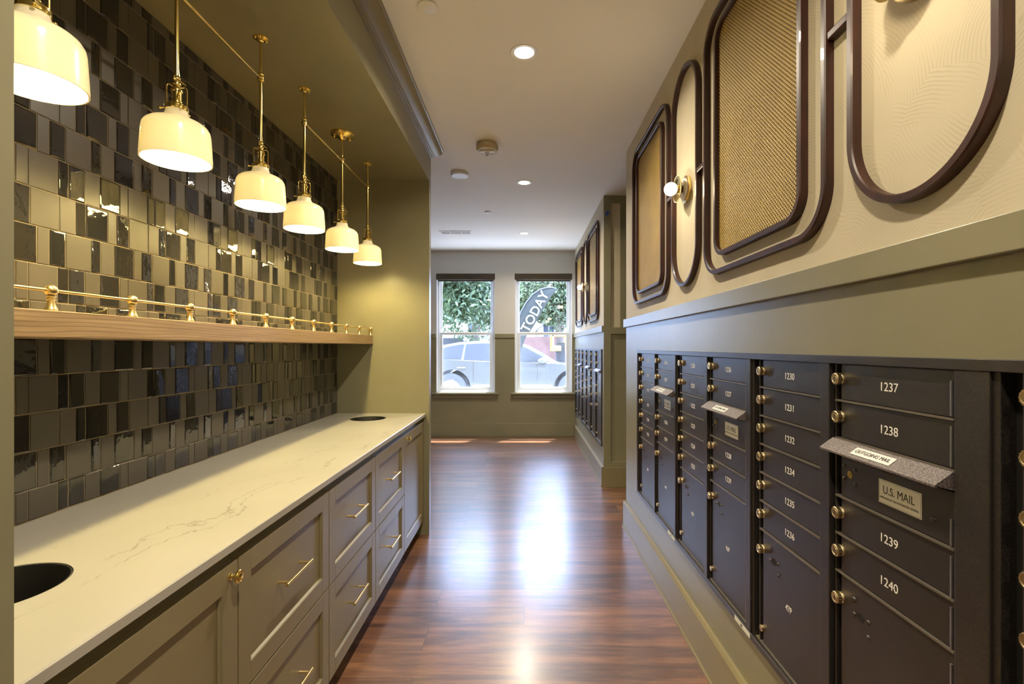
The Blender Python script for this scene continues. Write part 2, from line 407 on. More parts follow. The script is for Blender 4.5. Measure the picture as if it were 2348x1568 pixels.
def rrect(x0, x1, z0, z1, r, n=10):
    p = []
    for cx, cz, a0 in ((x1-r, z0+r, -pi/2), (x1-r, z1-r, 0), (x0+r, z1-r, pi/2), (x0+r, z0+r, pi)):
        for k in range(n+1):
            a = a0+pi/2*k/n; p.append((cx+r*cos(a), cz+r*sin(a)))
    out = [p[0]]
    for q in p[1:]:
        if math.hypot(q[0]-out[-1][0], q[1]-out[-1][1]) > 1e-5: out.append(q)
    if math.hypot(out[0][0]-out[-1][0], out[0][1]-out[-1][1]) < 1e-5: out.pop()
    return out

XR = .757      # right wall plane
CEIL = 2.775
YB = 7.28      # back wall
XT = -1.326    # tiled wall
XN = -.674     # nook fascia / wall ends
Y0, Y1 = .643, 3.455   # nook extents
SOF = 2.515
BH = -2.4      # rear wall of the lobby behind the camera

# ================================================================== room shell
struct(MB().box(-4.5, 2.6, BH-.1, YB+.25, -.12, 0), 'floor', 'floor')
struct(MB().box(-4.5, 2.6, BH-.1, YB+.25, CEIL, CEIL+.12), 'ceiling', 'ceiling')
# right wall, near part: sage below, wallpaper above
mb = MB()
def right_wall(mb, y0, y1, ya, yb):
    mb.box(XR, XR+.16, y0, y1, 0, .389, 0); mb.box(XR, XR+.16, y0, y1, 1.291, 1.50, 0)
    mb.box(XR, XR+.16, y0, ya, .389, 1.291, 0); mb.box(XR, XR+.16, yb, y1, .389, 1.291, 0)
    mb.box(XR+.07, XR+.16, ya, yb, .389, 1.291, 0); mb.box(XR, XR+.16, y0, y1, 1.50, CEIL, 1)
right_wall(mb, BH, 3.612, -.02, 3.195)
struct(mb, 'wall_right', ['paint', 'wallpaper'])
mb = MB(); right_wall(mb, 4.65, YB, 4.715, 7.10)
struct(mb, 'wall_right_far', ['paint', 'wallpaper'])
# recess: frontal panelled wall and side wall
mb = MB(); mb.box(XR+.16, 2.5, 4.65, 4.75, 0, CEIL, 0)
mb.box(XR+.001, XR+.07, 4.635, 4.65, .19, CEIL); mb.box(XR+.07, 2.4, 4.635, 4.65, CEIL-.07, CEIL)
mb.box(XR+.07, 2.4, 4.635, 4.65, 1.455, 1.52); mb.box(XR+.07, 2.4, 4.635, 4.65, .19, .24)
mb.box(1.30, 1.37, 4.635, 4.65, .24, CEIL-.07)
struct(mb, 'wall_recess', 'paint', bevel=.002)
struct(MB().box(2.4, 2.55, 3.5, 4.75, 0, CEIL), 'wall_recess_side', 'paint')
struct(MB().box(XR+.16, 2.5, 3.50, 3.612, 0, CEIL), 'wall_recess_near', 'paint')
# chair rail ledge (near + far)
struct(MB().box(XR-.018, XR, BH, 3.63, 1.476, 1.536).box(XR, XR+.10, 3.612, 3.63, 1.476, 1.536), 'trim_1', 'paint', bevel=.002)
struct(MB().box(XR-.018, XR, 4.64, YB, 1.476, 1.536), 'trim_2', 'paint', bevel=.002)
# baseboards right
def baseboard(name, y0, y1):
    mb = MB()
    pr = [(0, 0), (.020, 0), (.020, .178), (.012, .190), (0, .190)]
    vs = [(XR-a, y, z) for y in (y0, y1) for a, z in pr]
    n = len(pr); fs = [(i, (i+1) % n, n+(i+1) % n, n+i) for i in range(n)]+[tuple(range(n)), tuple(range(2*n-1, n-1, -1))]
    mb.add(vs, fs)
    mb.box(XR-.026, XR-.020, y0, y1, 0, .012)
    struct(mb, name, 'cabinet')
baseboard('baseboard_right', BH, 3.632); baseboard('baseboard_right_far', 4.64, YB)
struct(MB().box(XR-.003, 2.4, 4.615, 4.635, 0, .19), 'baseboard_recess', 'cabinet', bevel=.002)
# back wall with two openings
W = [(-1.318, -.437), (-.1435, .7175)]; WZ0, WZ1 = .652, 2.432
mb = MB()
def wallrect(x0, x1, z0, z1):
    if z0 < 1.5 < z1:
        mb.box(x0, x1, YB, YB+.16, z0, 1.5, 0); mb.box(x0, x1, YB, YB+.16, 1.5, z1, 1)
    else: mb.box(x0, x1, YB, YB+.16, z0, z1, 0 if z1 <= 1.5 else 1)
wallrect(-4.4, W[0][0], 0, CEIL); wallrect(W[0][1], W[1][0], 0, CEIL); wallrect(W[1][1], 1.2, 0, CEIL)
for a, c in W: wallrect(a, c, 0, WZ0); wallrect(a, c, WZ1, CEIL)
struct(mb, 'wall_back', ['paint', 'plaster'])
mb = MB()
for a, c in ((-4.3, W[0][0]), (W[0][1], W[1][0]), (W[1][1], XR)): mb.box(a, c, YB-.018, YB, 1.470, 1.530)
struct(mb, 'trim_3', 'paint', bevel=.002)
struct(MB().box(-4.3, XR, YB-.02, YB, 0, .195), 'baseboard_back', 'paint', bevel=.003)
# left side beyond the nook
struct(MB().box(-4.5, -4.4, 3.2, YB+.1, 0, CEIL), 'wall_left_far', 'plaster')
# nook: end walls, tile backing, soffit with fascia
mb = MB(); mb.box(-4.4, XN, Y1, Y1+.06, 0, CEIL); struct(mb, 'wall_nook_far', 'paint')
mb = MB(); mb.box(-1.6, XN, BH, Y0, 0, CEIL); struct(mb, 'wall_nook_near', 'paint')
struct(MB().box(XT-.17, XT-.0035, Y0-.1, Y1, 0, CEIL), 'wall_left', 'grout')
struct(MB().box(XT-.012, XN, Y0, Y1, SOF, CEIL), 'ceiling_soffit', 'paint')
# crown moulding
prof = [(0, 0), (.080, 0), (.080, -.010), (.072, -.014), (.066, -.030), (.052, -.046), (.034, -.056), (.022, -.060), (.020, -.066), (.012, -.068), (.010, -.078), (0, -.080)]
mb = MB(); vs = []
path = [(XN, -5.0, (1, 0)), (XN, Y1+.06, (1, 1)), (-3.0, Y1+.06, (0, 1))]
for px, py, (dx, dy) in path:
    for a, z in prof: vs.append((px+a*dx, py+a*dy, CEIL+z))
n = len(prof); fs = []
for i in range(2):
    for j in range(n-1): fs.append((i*n+j, i*n+j+1, (i+1)*n+j+1, (i+1)*n+j))
mb.add(vs, fs, 0, True); struct(mb, 'trim_4', 'cabinet', angle=25)
# lobby behind the camera
struct(MB().box(-1.6, XR+.1, BH-.1, BH, 0, CEIL), 'wall_front', 'plaster')

# ================================================================== tiles
mb = MB()
PER = .3279
seqA = [(.078, 1), (.035, 0), (.0478, 1), (.0836, 0), (.033, 1), (.0505, 0)]
seqB = [(.075, 1), (.033, 0), (.083, 0), (.033, 1), (.052, 1), (.0519, 0)]
seqC = [(.078, 1), (.033, 0), (.050, 1), (.083, 0), (.051, 0), (.0329, 1)]
starts = {'A': (seqA, .2646), 'B': (seqB, .2110), 'C': (seqC, .1625)}
rows = []; z = .8446; k = 0; order = 'BAC'
while z < SOF:
    rows.append((max(z, .864), min(z+.102, SOF), order[k % 3])); z += .102; k += 1
g = .0015
for (z0, z1, t) in rows:
    if z1-z0 < .01: continue
    seq, s0 = starts[t]; y = s0-PER*2; i = 0
    while y < Y1:
        wd, gl = seq[i % 6]; a, c = max(y+g, Y0), min(y+wd-g, Y1); i += 1; y += wd
        if c-a < .004: continue
        th = (.0085 if gl else .0078)+random.uniform(-.0004, .0004)
        tx = random.uniform(-.0012, .0012) if gl else 0; tz = random.uniform(-.0010, .0010) if gl else 0
        bx = XT-.012; zz0, zz1 = z0+g, z1-g; cb = .0035 if gl else .0012
        v = [(bx, a, zz0), (bx, c, zz0), (bx, c, zz1), (bx, a, zz1)]
        th2 = th+.0035
        rim = [(bx+th2-(.0022 if gl else .0008), yy, zz) for yy, zz in ((a, zz0), (c, zz0), (c, zz1), (a, zz1))]
        cbx = min(cb, (c-a)*.3); cbz = min(cb, (zz1-zz0)*.3)
        top = [(bx+th2+sx_*tx+sz_*tz, yy, zz) for yy, zz, sx_, sz_ in ((a+cbx, zz0+cbz, -1, -1), (c-cbx, zz0+cbz, 1, -1), (c-cbx, zz1-cbz, 1, 1), (a+cbx, zz1-cbz, -1, 1))]
        fs = []
        for q in range(4):
            q2 = (q+1) % 4; fs.append((q, q2, q2+4, q+4)); fs.append((q+4, q2+4, q2+8, q+8))
        fs.append((8, 9, 10, 11)); mb.add(v+rim+top, fs, 0 if gl else 1, False)
struct(mb, 'wall_left_tiles', ['tile_gloss', 'tile_matte'])

# ================================================================== countertop
def countertop():
    root = thing('countertop', (-1.0, 2.05, .84), 0, 'long white quartz countertop with grey veins and two round holes', 'countertop')
    mb = MB(); ox, oy, oz = -1.0, 2.05, .84
    x0, x1 = XT-ox+.0, -.700-ox; ya, yb = Y0-oy+.001, Y1-oy-.001; zt, zb = .022, 0.0
    holes = [(-1.03-ox, .945-oy), (-1.027-ox, 3.20-oy)]; R = .114; S = .15; n = 48
    def slab(xa, xb, yc, yd, z_):
        mb.add([(xa, yc, z_), (xb, yc, z_), (xb, yd, z_), (xa, yd, z_)], [(0, 1, 2, 3)])
    xe = x1-.003
    for z_, xx in ((zt, xe), (zb, x1)):
        ys = ya
        for hx, hy in holes:
            slab(x0, xx, ys, hy-S, z_); slab(x0, hx-S, hy-S, hy+S, z_); slab(hx+S, xx, hy-S, hy+S, z_); ys = hy+S
            vs = []
            for k in range(n):
                a = 2*pi*(k+.5)/n; c_, s_ = cos(a), sin(a); mxx = max(abs(c_), abs(s_))
                vs.append((hx+R*c_, hy+R*s_, z_)); vs.append((hx+S*c_/mxx, hy+S*s_/mxx, z_))
            fs = [(2*k, 2*k+1, (2*k+3) % (2*n), (2*k+2) % (2*n)) for k in range(n)]
            mb.add(vs, fs)
            for qx in (-1, 1):
                for qy in (-1, 1):
                    pts = []
                    for k in range(n):
                        a = 2*pi*(k+.5)/n; c_, s_ = cos(a), sin(a); mxx = max(abs(c_), abs(s_)); pts.append((hx+S*c_/mxx, hy+S*s_/mxx))
                    cx_, cy_ = hx+qx*S, hy+qy*S
                    near = sorted(pts, key=lambda p: (p[0]-cx_)**2+(p[1]-cy_)**2)[:2]
                    mb.add([(near[0][0], near[0][1], z_), (cx_, cy_, z_), (near[1][0], near[1][1], z_)], [(0, 1, 2)])
        slab(x0, xx, ys, yb, z_)
    mb.add([(xe, ya, zt), (xe, yb, zt), (x1, yb, zt-.003), (x1, ya, zt-.003)], [(0, 1, 2, 3)])
    mb.add([(x1, ya, zt-.003), (x1, yb, zt-.003), (x1, yb, zb), (x1, ya, zb)], [(0, 1, 2, 3)])
    for hx, hy in holes: mb.lathe([(R, zb), (R, zt)], 48, 'z', (hx, hy, 0))
    mb.build('slab', 'quartz', root)
    for hx, hy in holes:
        c = MB(); c.lathe([(R-.0005, .020), (R-.004, .021), (R-.006, .015), (R-.010, -.12), (.0001, -.12)], 40, 'z', (hx, hy, 0))
        o = c.build('bin_ring', 'black', root); o['label'] = 'black liner ring of the waste hole'
countertop()

# ================================================================== base cabinets
CB = [.646, 1.212, 1.777, 2.332, 2.892, 3.452]
def shaker(w, h, t=.020, rail=.062, rec=.010):
    """front in local coords: x 0..w, z 0..h, front face y=0, thickness t, recessed panel"""
    mb = MB()
    mb.box(0, w, .013, t, 0, h)
    for (a, b_, c, d) in ((0, rail, 0, h), (w-rail, w, 0, h), (rail, w-rail, 0, rail), (rail, w-rail, h-rail, h)):
        mb.box(a, b_, 0, .013, c, d)
    i = .004
    # sloped inner bevel
    o_ = [(rail, h-rail), (w-rail, h-rail), (w-rail, rail), (rail, rail)]
    q_ = [(rail+i, h-rail-i), (w-rail-i, h-rail-i), (w-rail-i, rail+i), (rail+i, rail+i)]
    vs = [(x, .003, z_) for x, z_ in o_]+[(x, rec, z_) for x, z_ in q_]
    mb.add(vs, [(k, (k+1) % 4, (k+1) % 4+4, k+4) for k in range(4)])
    mb.box(rail+i, w-rail-i, rec, .0135, rail+i, h-rail-i)
    return mb
def pull(parent, cx, cz, ln=.17):
    mb = MB(); hx = ln/2
    mb.tube([(cx-hx, -.024, cz), (cx+hx, -.024, cz)], .0048, 12)
    for s_ in (-1, 1): mb.tube([(cx+s_*(hx-.018), .011, cz), (cx+s_*(hx-.018), -.024, cz)], .004, 10)
    o = mb.build('handle', 'brass_satin', parent); o['label'] = 'satin brass bar handle'; return o
def knob(parent, cx, cz):
    mb = MB()
    mb.lathe([(.0001, 0), (.009, 0), (.009, -.002), (.0055, -.004), (.0045, -.010), (.006, -.014), (.013, -.016), (.0158, -.019), (.0160, -.022), (.0140, -.0245),
              (.0125, -.0245), (.0120, -.0235), (.0095, -.0235), (.0090, -.026), (.0065, -.0275), (.004, -.0275), (.0035, -.0265), (.0001, -.0265)], 32, 'y', (cx, 0, cz))
    o = mb.build('knob', 'brass', parent); o['label'] = 'polished brass ringed knob'; return o
def cabinet(i, kind, label):
    a, b_ = CB[i], CB[i+1]; w_ = b_-a
    root = thing('base_cabinet', (-.712, a, 0), pi/2, label, 'cabinet', 'base cabinets under the quartz counter')
    g = .0015
    mb = MB()
    mb.box(g, .018, .021, .594, .105, .838); mb.box(w_-.018, w_-g, .021, .594, .105, .838); mb.box(.018, w_-.018, .576, .594, .105, .838)
    mb.box(.018, w_-.018, .021, .576, .105, .123); mb.box(.018, w_-.018, .021, .040, .800, .838); mb.box(.018, w_-.018, .021, .040, .445, .465)
    mb.box(g, w_-g, .07, .55, .0, .105)
    mb.build('body', 'cabinet', root)
    if kind == 'door':
        d = shaker(w_-.005, .700); o = d.build('door', 'cabinet', root, (.0025, 0, .105), bevel=.0012)
        if i == 0: knob(o, w_-.035, .670)
        else: knob(o, .055, .670)
    else:
        for z0, h_ in ((.105, .3475), (.4575, .3475)):
            d = shaker(w_-.005, h_, rail=.055); o = d.build('drawer', 'cabinet', root, (.0025, 0, z0), bevel=.0012)
            pull(o, w_/2, .182)
cabinet(0, 'door', 'sage cabinet with a single knobbed door, nearest the camera at bottom left')
cabinet(1, 'drawer', 'sage two-drawer cabinet right beside the nearest knobbed door')
cabinet(2, 'drawer', 'middle one of the three sage two-drawer cabinets')
cabinet(3, 'drawer', 'farthest sage two-drawer cabinet, next to the far narrow-looking door')
cabinet(4, 'door', 'far end sage cabinet with a single door and brass knob')
# small filler below far end is part of wall

# ================================================================== shelf + gallery rail
SX = -1.073
o = MB().box(XT+.001, SX, Y0, Y1-.001, 1.352, 1.414).build('floating_shelf', 'oak', None, bevel=.002)
tag(o, 'long thick oak shelf fixed across the charcoal tiles', 'shelf')
root = thing('gallery_rail', (-1.088, 2.05, 1.414), pi/2, 'brass gallery rail with ball posts along the oak shelf', 'rail')
mb = MB(); mb.tube([(Y0-2.05+.002, 0, .0465), (Y1-2.05-.002, 0, .0465)], .0037, 12); mb.build('rail_bar', 'brass_satin', root)
first = None
for k in range(11):
    y = 1.119+k*.2325
    if first is None:
        p = MB(); p.lathe([(.0001, 0), (.0122, 0), (.0122, .0025), (.0110, .005), (.0086, .011), (.0070, .018), (.0066, .023), (.0084, .0245), (.0084, .0262), (.0066, .0275), (.0064, .030), (.0094, .0318), (.0094, .0335)], 24)
        vs = []
        nv, nu = 16, 36
        pr = []
        for j in range(nv+1):
            th = pi*j/nv; pr.append((max(1e-5, .0128*sin(th)), .0465-.0130*cos(th)))
        p.lathe(pr, 36)
        first = p.build('rail_post', 'brass_satin', root, (y-2.05, 0, 0))
    else:
        c = first.copy(); COL.objects.link(c); c.parent = root; c.location = (y-2.05, 0, 0)

# ================================================================== pendants
XP = -1.01
def point_light(name, loc, watts, col, r, parent=None):
    l = bpy.data.lights.new(name, 'POINT'); l.energy = watts; l.color = col; l.shadow_soft_size = r
    o = bpy.data.objects.new(name, l); COL.objects.link(o); o.location = loc
    if parent is not None: o.parent = parent
    return o
def pendant_fixture(ys, label, mid):
    y0 = ys[mid]
    root = thing('pendant_light', (XP, y0, SOF), 0, label, 'pendant light', 'three-lamp brass pendants over the counter')
    zb = 1.87-SOF      # shade rim
    c = MB(); c.lathe([(.0001, 0), (.063, 0), (.064, -.004), (.060, -.012), (.045, -.018), (.030, -.020), (.022, -.026), (.016, -.034), (.010, -.036), (.0001, -.036)], 40)
    for a in (0.6, 0.6+pi): c.lathe([(.0001, -.012), (.005, -.012), (.006, -.018), (.004, -.026), (.006, -.030), (.0001, -.032)], 12, 'z', (.042*cos(a), .042*sin(a), 0))
    c.build('canopy', 'brass', root)
    zr = 2.362-SOF
    ends = [y-y0 for y in ys]
    mb = MB(); mb.tube([(0, ends[0], zr), (0, ends[-1], zr)], .0048, 12); mb.build('cross_bar', 'brass', root)
    for j, y in enumerate(ys):
        dy = y-y0
        r_ = MB(); r_.tube([(0, dy, zb+.262), (0, dy, -.002)], .0056, 14)
        r_.lathe([(.0068, -.014), (.0125, -.012), (.0125, -.006), (.0068, -.004)], 16, 'z', (0, dy, zr))
        r_.lathe([(.0068, .002), (.0095, .006), (.0115, .012), (.0095, .018), (.0068, .022)], 16, 'z', (0, dy, zr))
        r_.sphere((0, dy, zr), .0125, 16, 10)
        r_.build('rod', 'brass', root)
        if j != mid:
            f = MB(); f.lathe([(.0001, 0), (.027, 0), (.027, -.003), (.012, -.006), (.011, -.014), (.0068, -.016)], 24, 'z', (0, dy, 0))
            for q in range(4):
                a = q*pi/2+pi/4; f.sphere((.020*cos(a), dy+.020*sin(a), -.006), .0045, 10, 6)
            f.build('ceiling_collar', 'brass', root)
        s = MB()
        # fitter cup, socket body, shoulder, swivel
        s.lathe([(.0290, .146), (.0300, .148), (.0300, .158), (.0260, .163), (.0180, .166), (.0150, .168), (.0150, .172), (.0125, .174), (.0125, .200), (.0150, .202), (.0150, .206), (.0120, .208), (.0090, .214), (.0085, .220), (.0110, .222), (.0110, .226), (.0070, .229), (.0060, .236)], 32, 'z', (0, dy, zb))
        s.sphere((0, dy, zb+.240), .0098, 18, 12)
        s.lathe([(.0082, .247), (.0082, .254), (.0068, .255), (.0068, .266), (.0052, .268)], 18, 'z', (0, dy, zb))
        s.lathe([(.009, -.0025), (.0125, 0), (.009, .0025)], 18, 'x', (0, dy, zb+.240))
        sk = s.build('lamp_socket', 'brass', root)
        # bail arms
        a_ = MB()
        for ang in (radians(35), radians(215)):
            cx, cy = cos(ang), sin(ang)
            def P(r, z_): return (r*cx, dy+r*sin(ang), zb+z_)
            a_.tube([P(.008, .216), P(.018, .220), P(.0225, .218), P(.0245, .211), P(.0245, .158)], .0022, 8)
        a_.build('bail_arm', 'brass', sk)
        def P3(x, y_, z_): return (x, dy+y_, zb+z_)
        MB().tube([P3(.008, -.008, .180), P3(.026, -.026, .192)], [.0026, .0042], 10).build('socket_key', 'brass', sk)
        MB().tube([P3(.006, .006, .236), P3(.016, .016, .228)], .0024, 8).build('swivel_screw', 'brass', sk)
        for q in range(3):
            an = q*2*pi/3+radians(200); cx, cy = cos(an), sin(an)
            t_ = MB(); t_.tube([P3(.029*cx, .029*cy, .151), P3(.040*cx, .040*cy, .151)], .0020, 8)
            t_.sphere(P3(.041*cx, .041*cy, .151), .0042, 12, 8); t_.build('thumb_screw', 'brass', sk)
        # opal glass shade, open bottom
        out = [(.0890, 0), (.0888, .012), (.0872, .040), (.0856, .068), (.0845, .084), (.0825, .094), (.0775, .103), (.0690, .110), (.0560, .116), (.0420, .1205), (.0370, .1225), (.0350, .127), (.0320, .130), (.0310, .134), (.0290, .137), (.0282, .142), (.0265, .150)]
        inn = [(r-.0035, z_-.003) for r, z_ in out[::-1]]
        inn[-1] = (.0855, .0)
        sh = MB(); sh.lathe(out+inn, 56, 'z', (0, dy, zb), closed=True)
        so = sh.build('lamp_shade', 'opal', root); so['label'] = 'white opal glass shade'
        b_ = MB(); b_.sphere((0, dy, zb+.085), .024, 20, 12); b_.build('bulb', 'bulb', so)
        point_light('pendant_lamp_light', (0, dy, zb+.045), PEND_W, PEND_COL, .028, root)
pendant_fixture([1.000, 1.415, 1.866], 'nearest brass pendant bar with three opal shades, partly cut by the left wall edge', 1)
pendant_fixture([2.236, 2.700, 3.140], 'far brass pendant bar with three opal shades and round central canopy', 1)

# ================================================================== right wall decor (local x toward camera, -y into the room)
FP = [(-.009, 0), (-.009, .020), (-.0065, .0235), (.0065, .0235), (.009, .020), (.009, 0)]
OVW, RCW = .36, .81
zc0, zc1 = 1.612, 2.632
def rect_panel(ycenter, label):
    root = thing('cane_wall_panel', (XR, ycenter, 0), -pi/2, label, 'wall panel', 'cane panels on the upper wall')
    h = RCW/2-.009
    MB().sweep(rrect(-h, h, zc0+.009, zc1-.009, .115, 14), FP).build('outer_frame', 'mahogany', root)
    i = h-.108
    MB().sweep(rrect(-i, i, zc0+.072, zc1-.072, .065, 12), FP).build('inner_frame', 'mahogany', root)
    p = rrect(-i, i, zc0+.072, zc1-.072, .065, 12)
    n = len(p)
    vs = [(x, -.002, z_) for x, z_ in p]
    b_ = MB().add(vs, [tuple(range(n))]).build('cane_backing', 'caneback', root)
    vs = [(x, -.0075, z_) for x, z_ in p]+[(x, -.0068, z_) for x, z_ in p]
    MB().add(vs, [tuple(range(n)), tuple(range(2*n-1, n-1, -1))]).build('cane_sheet', 'cane', root)
def oval(ycenter, label, left=True, right=True):
    root = thing('oval_wall_frame', (XR, ycenter, 0), -pi/2, label, 'wall frame', 'oval frames on the upper wall')
    h = OVW/2-.009
    MB().sweep(rrect(-h, h, zc0+.009, zc1-.009, h-.0005, 20), FP).build('frame', 'mahogany', root)
    mb = MB()
    c = MB()
    for s_, ok in ((-1, left), (1, right)):
        if ok:
            a, b_ = s_*(OVW/2-.002), s_*(OVW/2+.072)
            c.box(min(a, b_), max(a, b_), -.022, 0, 2.074, 2.094)
    c.build('connector_bar', 'mahogany', root, bevel=.003)
rect_panel(1.594, 'large cane panel in rounded double frame, nearest one, over the mailboxes')
oval(2.255, 'tall oval wood frame behind the small globe sconce, beside the big cane panel')
rect_panel(2.912, 'cane panel in double frame at the far corner of the near wall')
oval(.930, 'large oval frame at top right, nearest the camera', True, False)
rect_panel(5.285, 'cane panel on the far wall section, beside the olive panelled corner')
oval(5.945, 'narrow oval frame on the far wall section between two cane panels')
rect_panel(6.605, 'cane panel on the far wall section, closest to the windows')
def sconce(y, label):
    root = thing('wall_sconce', (XR, y, 2.062), -pi/2, label, 'wall sconce', 'globe sconces on the upper wall')
    MB().lathe([(.0001, 0), (.060, 0), (.0615, -.003), (.0615, -.012), (.058, -.014), (.0001, -.014)], 36, 'y').build('back_plate', 'brass_satin', root)
    o = MB().lathe([(.0001, -.014), (.046, -.0141), (.050, -.018), (.046, -.022), (.020, -.024), (.0001, -.024)], 32, 'y').build('glass_disc', 'white', root); o['label'] = 'pale glass disc'
    MB().lathe([(.0001, -.024), (.016, -.024), (.016, -.036), (.0001, -.036)], 24, 'y').build('stem', 'mahogany', root)
    MB().lathe([(.0001, -.036), (.022, -.036), (.045, -.040), (.060, -.049), (.0605, -.051), (.058, -.051), (.043, -.044), (.018, -.041), (.016, -.052), (.0001, -.052)], 40, 'y').build('reflector_dish', 'brass', root)
    o = MB().sphere((0, -.078, 0), .0305, 28, 16).build('globe_bulb', 'bulb', root); o['label'] = 'lit round bulb'
    point_light('sconce_lamp_light', (0, -.125, 0), SCON_W, SCON_COL, .03, root)
sconce(2.255, 'lit globe sconce with brass dish on the tall oval frame, near wall')
sconce(.930, 'globe sconce on the nearest oval frame, top right, above the picture')
sconce(5.945, 'small lit globe sconce on the far wall section near the windows')

# ================================================================== mailboxes (local x=u toward camera, y into wall, z up)
ZB, ZT = .389, 1.291
RH = .0902
def lock(parent, cx, cz):
    mb = MB()
    n = 40
    mb.lathe([(.0001, .002), (.0135, .002), (.0135, -.004), (.0128, -.005), (.0135, -.006), (.0135, -.015), (.0122, -.0165), (.0098, -.0165), (.0092, -.0155), (.0080, -.0155), (.0075, -.0168), (.0001, -.0168)], n, 'y', (cx, 0, cz))
    # knurl
    for k in range(14):
        a = 2*pi*k/14
        x, z_ = cx+.0135*cos(a), cz+.0135*sin(a); mb.tube([(x, -.006, z_), (x, -.015, z_)], .0011, 5)
    o = mb.build('lock', 'brass_lock', parent)
    s = MB().box(cx-.0012, cx+.0012, -.0172, -.0165, cz-.0045, cz+.0045).build('keyhole', 'ink', parent) if False else None
    mb2 = o.data
    return o
_lockmesh = None
def add_lock(parent, x, z_):
    global _lockmesh
    if _lockmesh is None:
        o = lock(parent, 0, 0); _lockmesh = o.data
        # slot
        bm = bmesh.new(); bm.from_mesh(_lockmesh)
        bmesh.ops.create_cube(bm, size=1, matrix=Matrix.Translation((0, -.0169, 0)) @ Matrix.Diagonal((.0022, .0008, .009, 1)))
        for f in bm.faces[-6:]: f.material_index = 1
        bm.to_mesh(_lockmesh); bm.free(); _lockmesh.materials.append(M['ink'])
    else:
        o = bpy.data.objects.new('lock', _lockmesh); COL.objects.link(o); o.parent = parent
    o.location = (x, 0, z_); return o
_rv = []
def rivet(parent, x, z_):
    if not _rv:
        r_ = MB(); r_.lathe([(.0054, 0), (.0049, -.002), (.003, -.0037), (.0001, -.0041)], 14, 'y'); o = r_.build('rivet', 'boxmetal'); _rv.append(o.data)
    else:
        o = bpy.data.objects.new('rivet', _rv[0]); COL.objects.link(o)
    o.parent = parent; o.location = (x, 0, z_)
def door(root, x0, x1, z0, z1, num=None, locked=True, parcel=False, far=False, plug=True):
    w_, h_ = x1-x0, z1-z0
    mb = MB()
    mb.cham(.016, w_-.0015, 0, .012, .0052, h_-.001, .0012)
    mb.box(0, w_-.001, -.0045, .012, 0, .0040, 1)        # drip lip along the bottom, its highlight painted in lighter bronze
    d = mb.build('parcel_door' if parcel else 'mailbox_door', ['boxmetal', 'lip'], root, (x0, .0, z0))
    lz = h_*.60 if not parcel else h_-.058
    add_lock(d, .016, lz)
    if num and not parcel: text('box_number', num, .0265, 'number', d, (w_*.5+.004, -.0003, h_*.50), sx=1.0)
    if parcel:
        if num: text('box_number', num, .0255, 'number', d, (w_*.5, -.0003, .188), sx=.86)
        for (a, c) in ((.062, .047), (.062, .013), (.108, .019), (.108, -.014)): rivet(d, a, lz-.028+c)
        k = MB(); k.lathe([(.0095, -.0009), (.0085, -.0006), (.0001, -.0004)], 20, 'y', (.084, 0, lz-.012)); k.lathe([(.0095, -.0009), (.0105, -.0004), (.0105, 0)], 20, 'y', (.084, 0, lz-.012))
        k.build('key_opening', 'black', d)
        if plug:
            pz = .050
            p = MB(); p.lathe([(.0001, -.008), (.0090, -.008), (.0100, -.007), (.0100, 0)], 24, 'y', (.016, 0, pz)); o = p.build('plug', 'brass_lock', d)
    # piano hinge along the viewer side
    return d
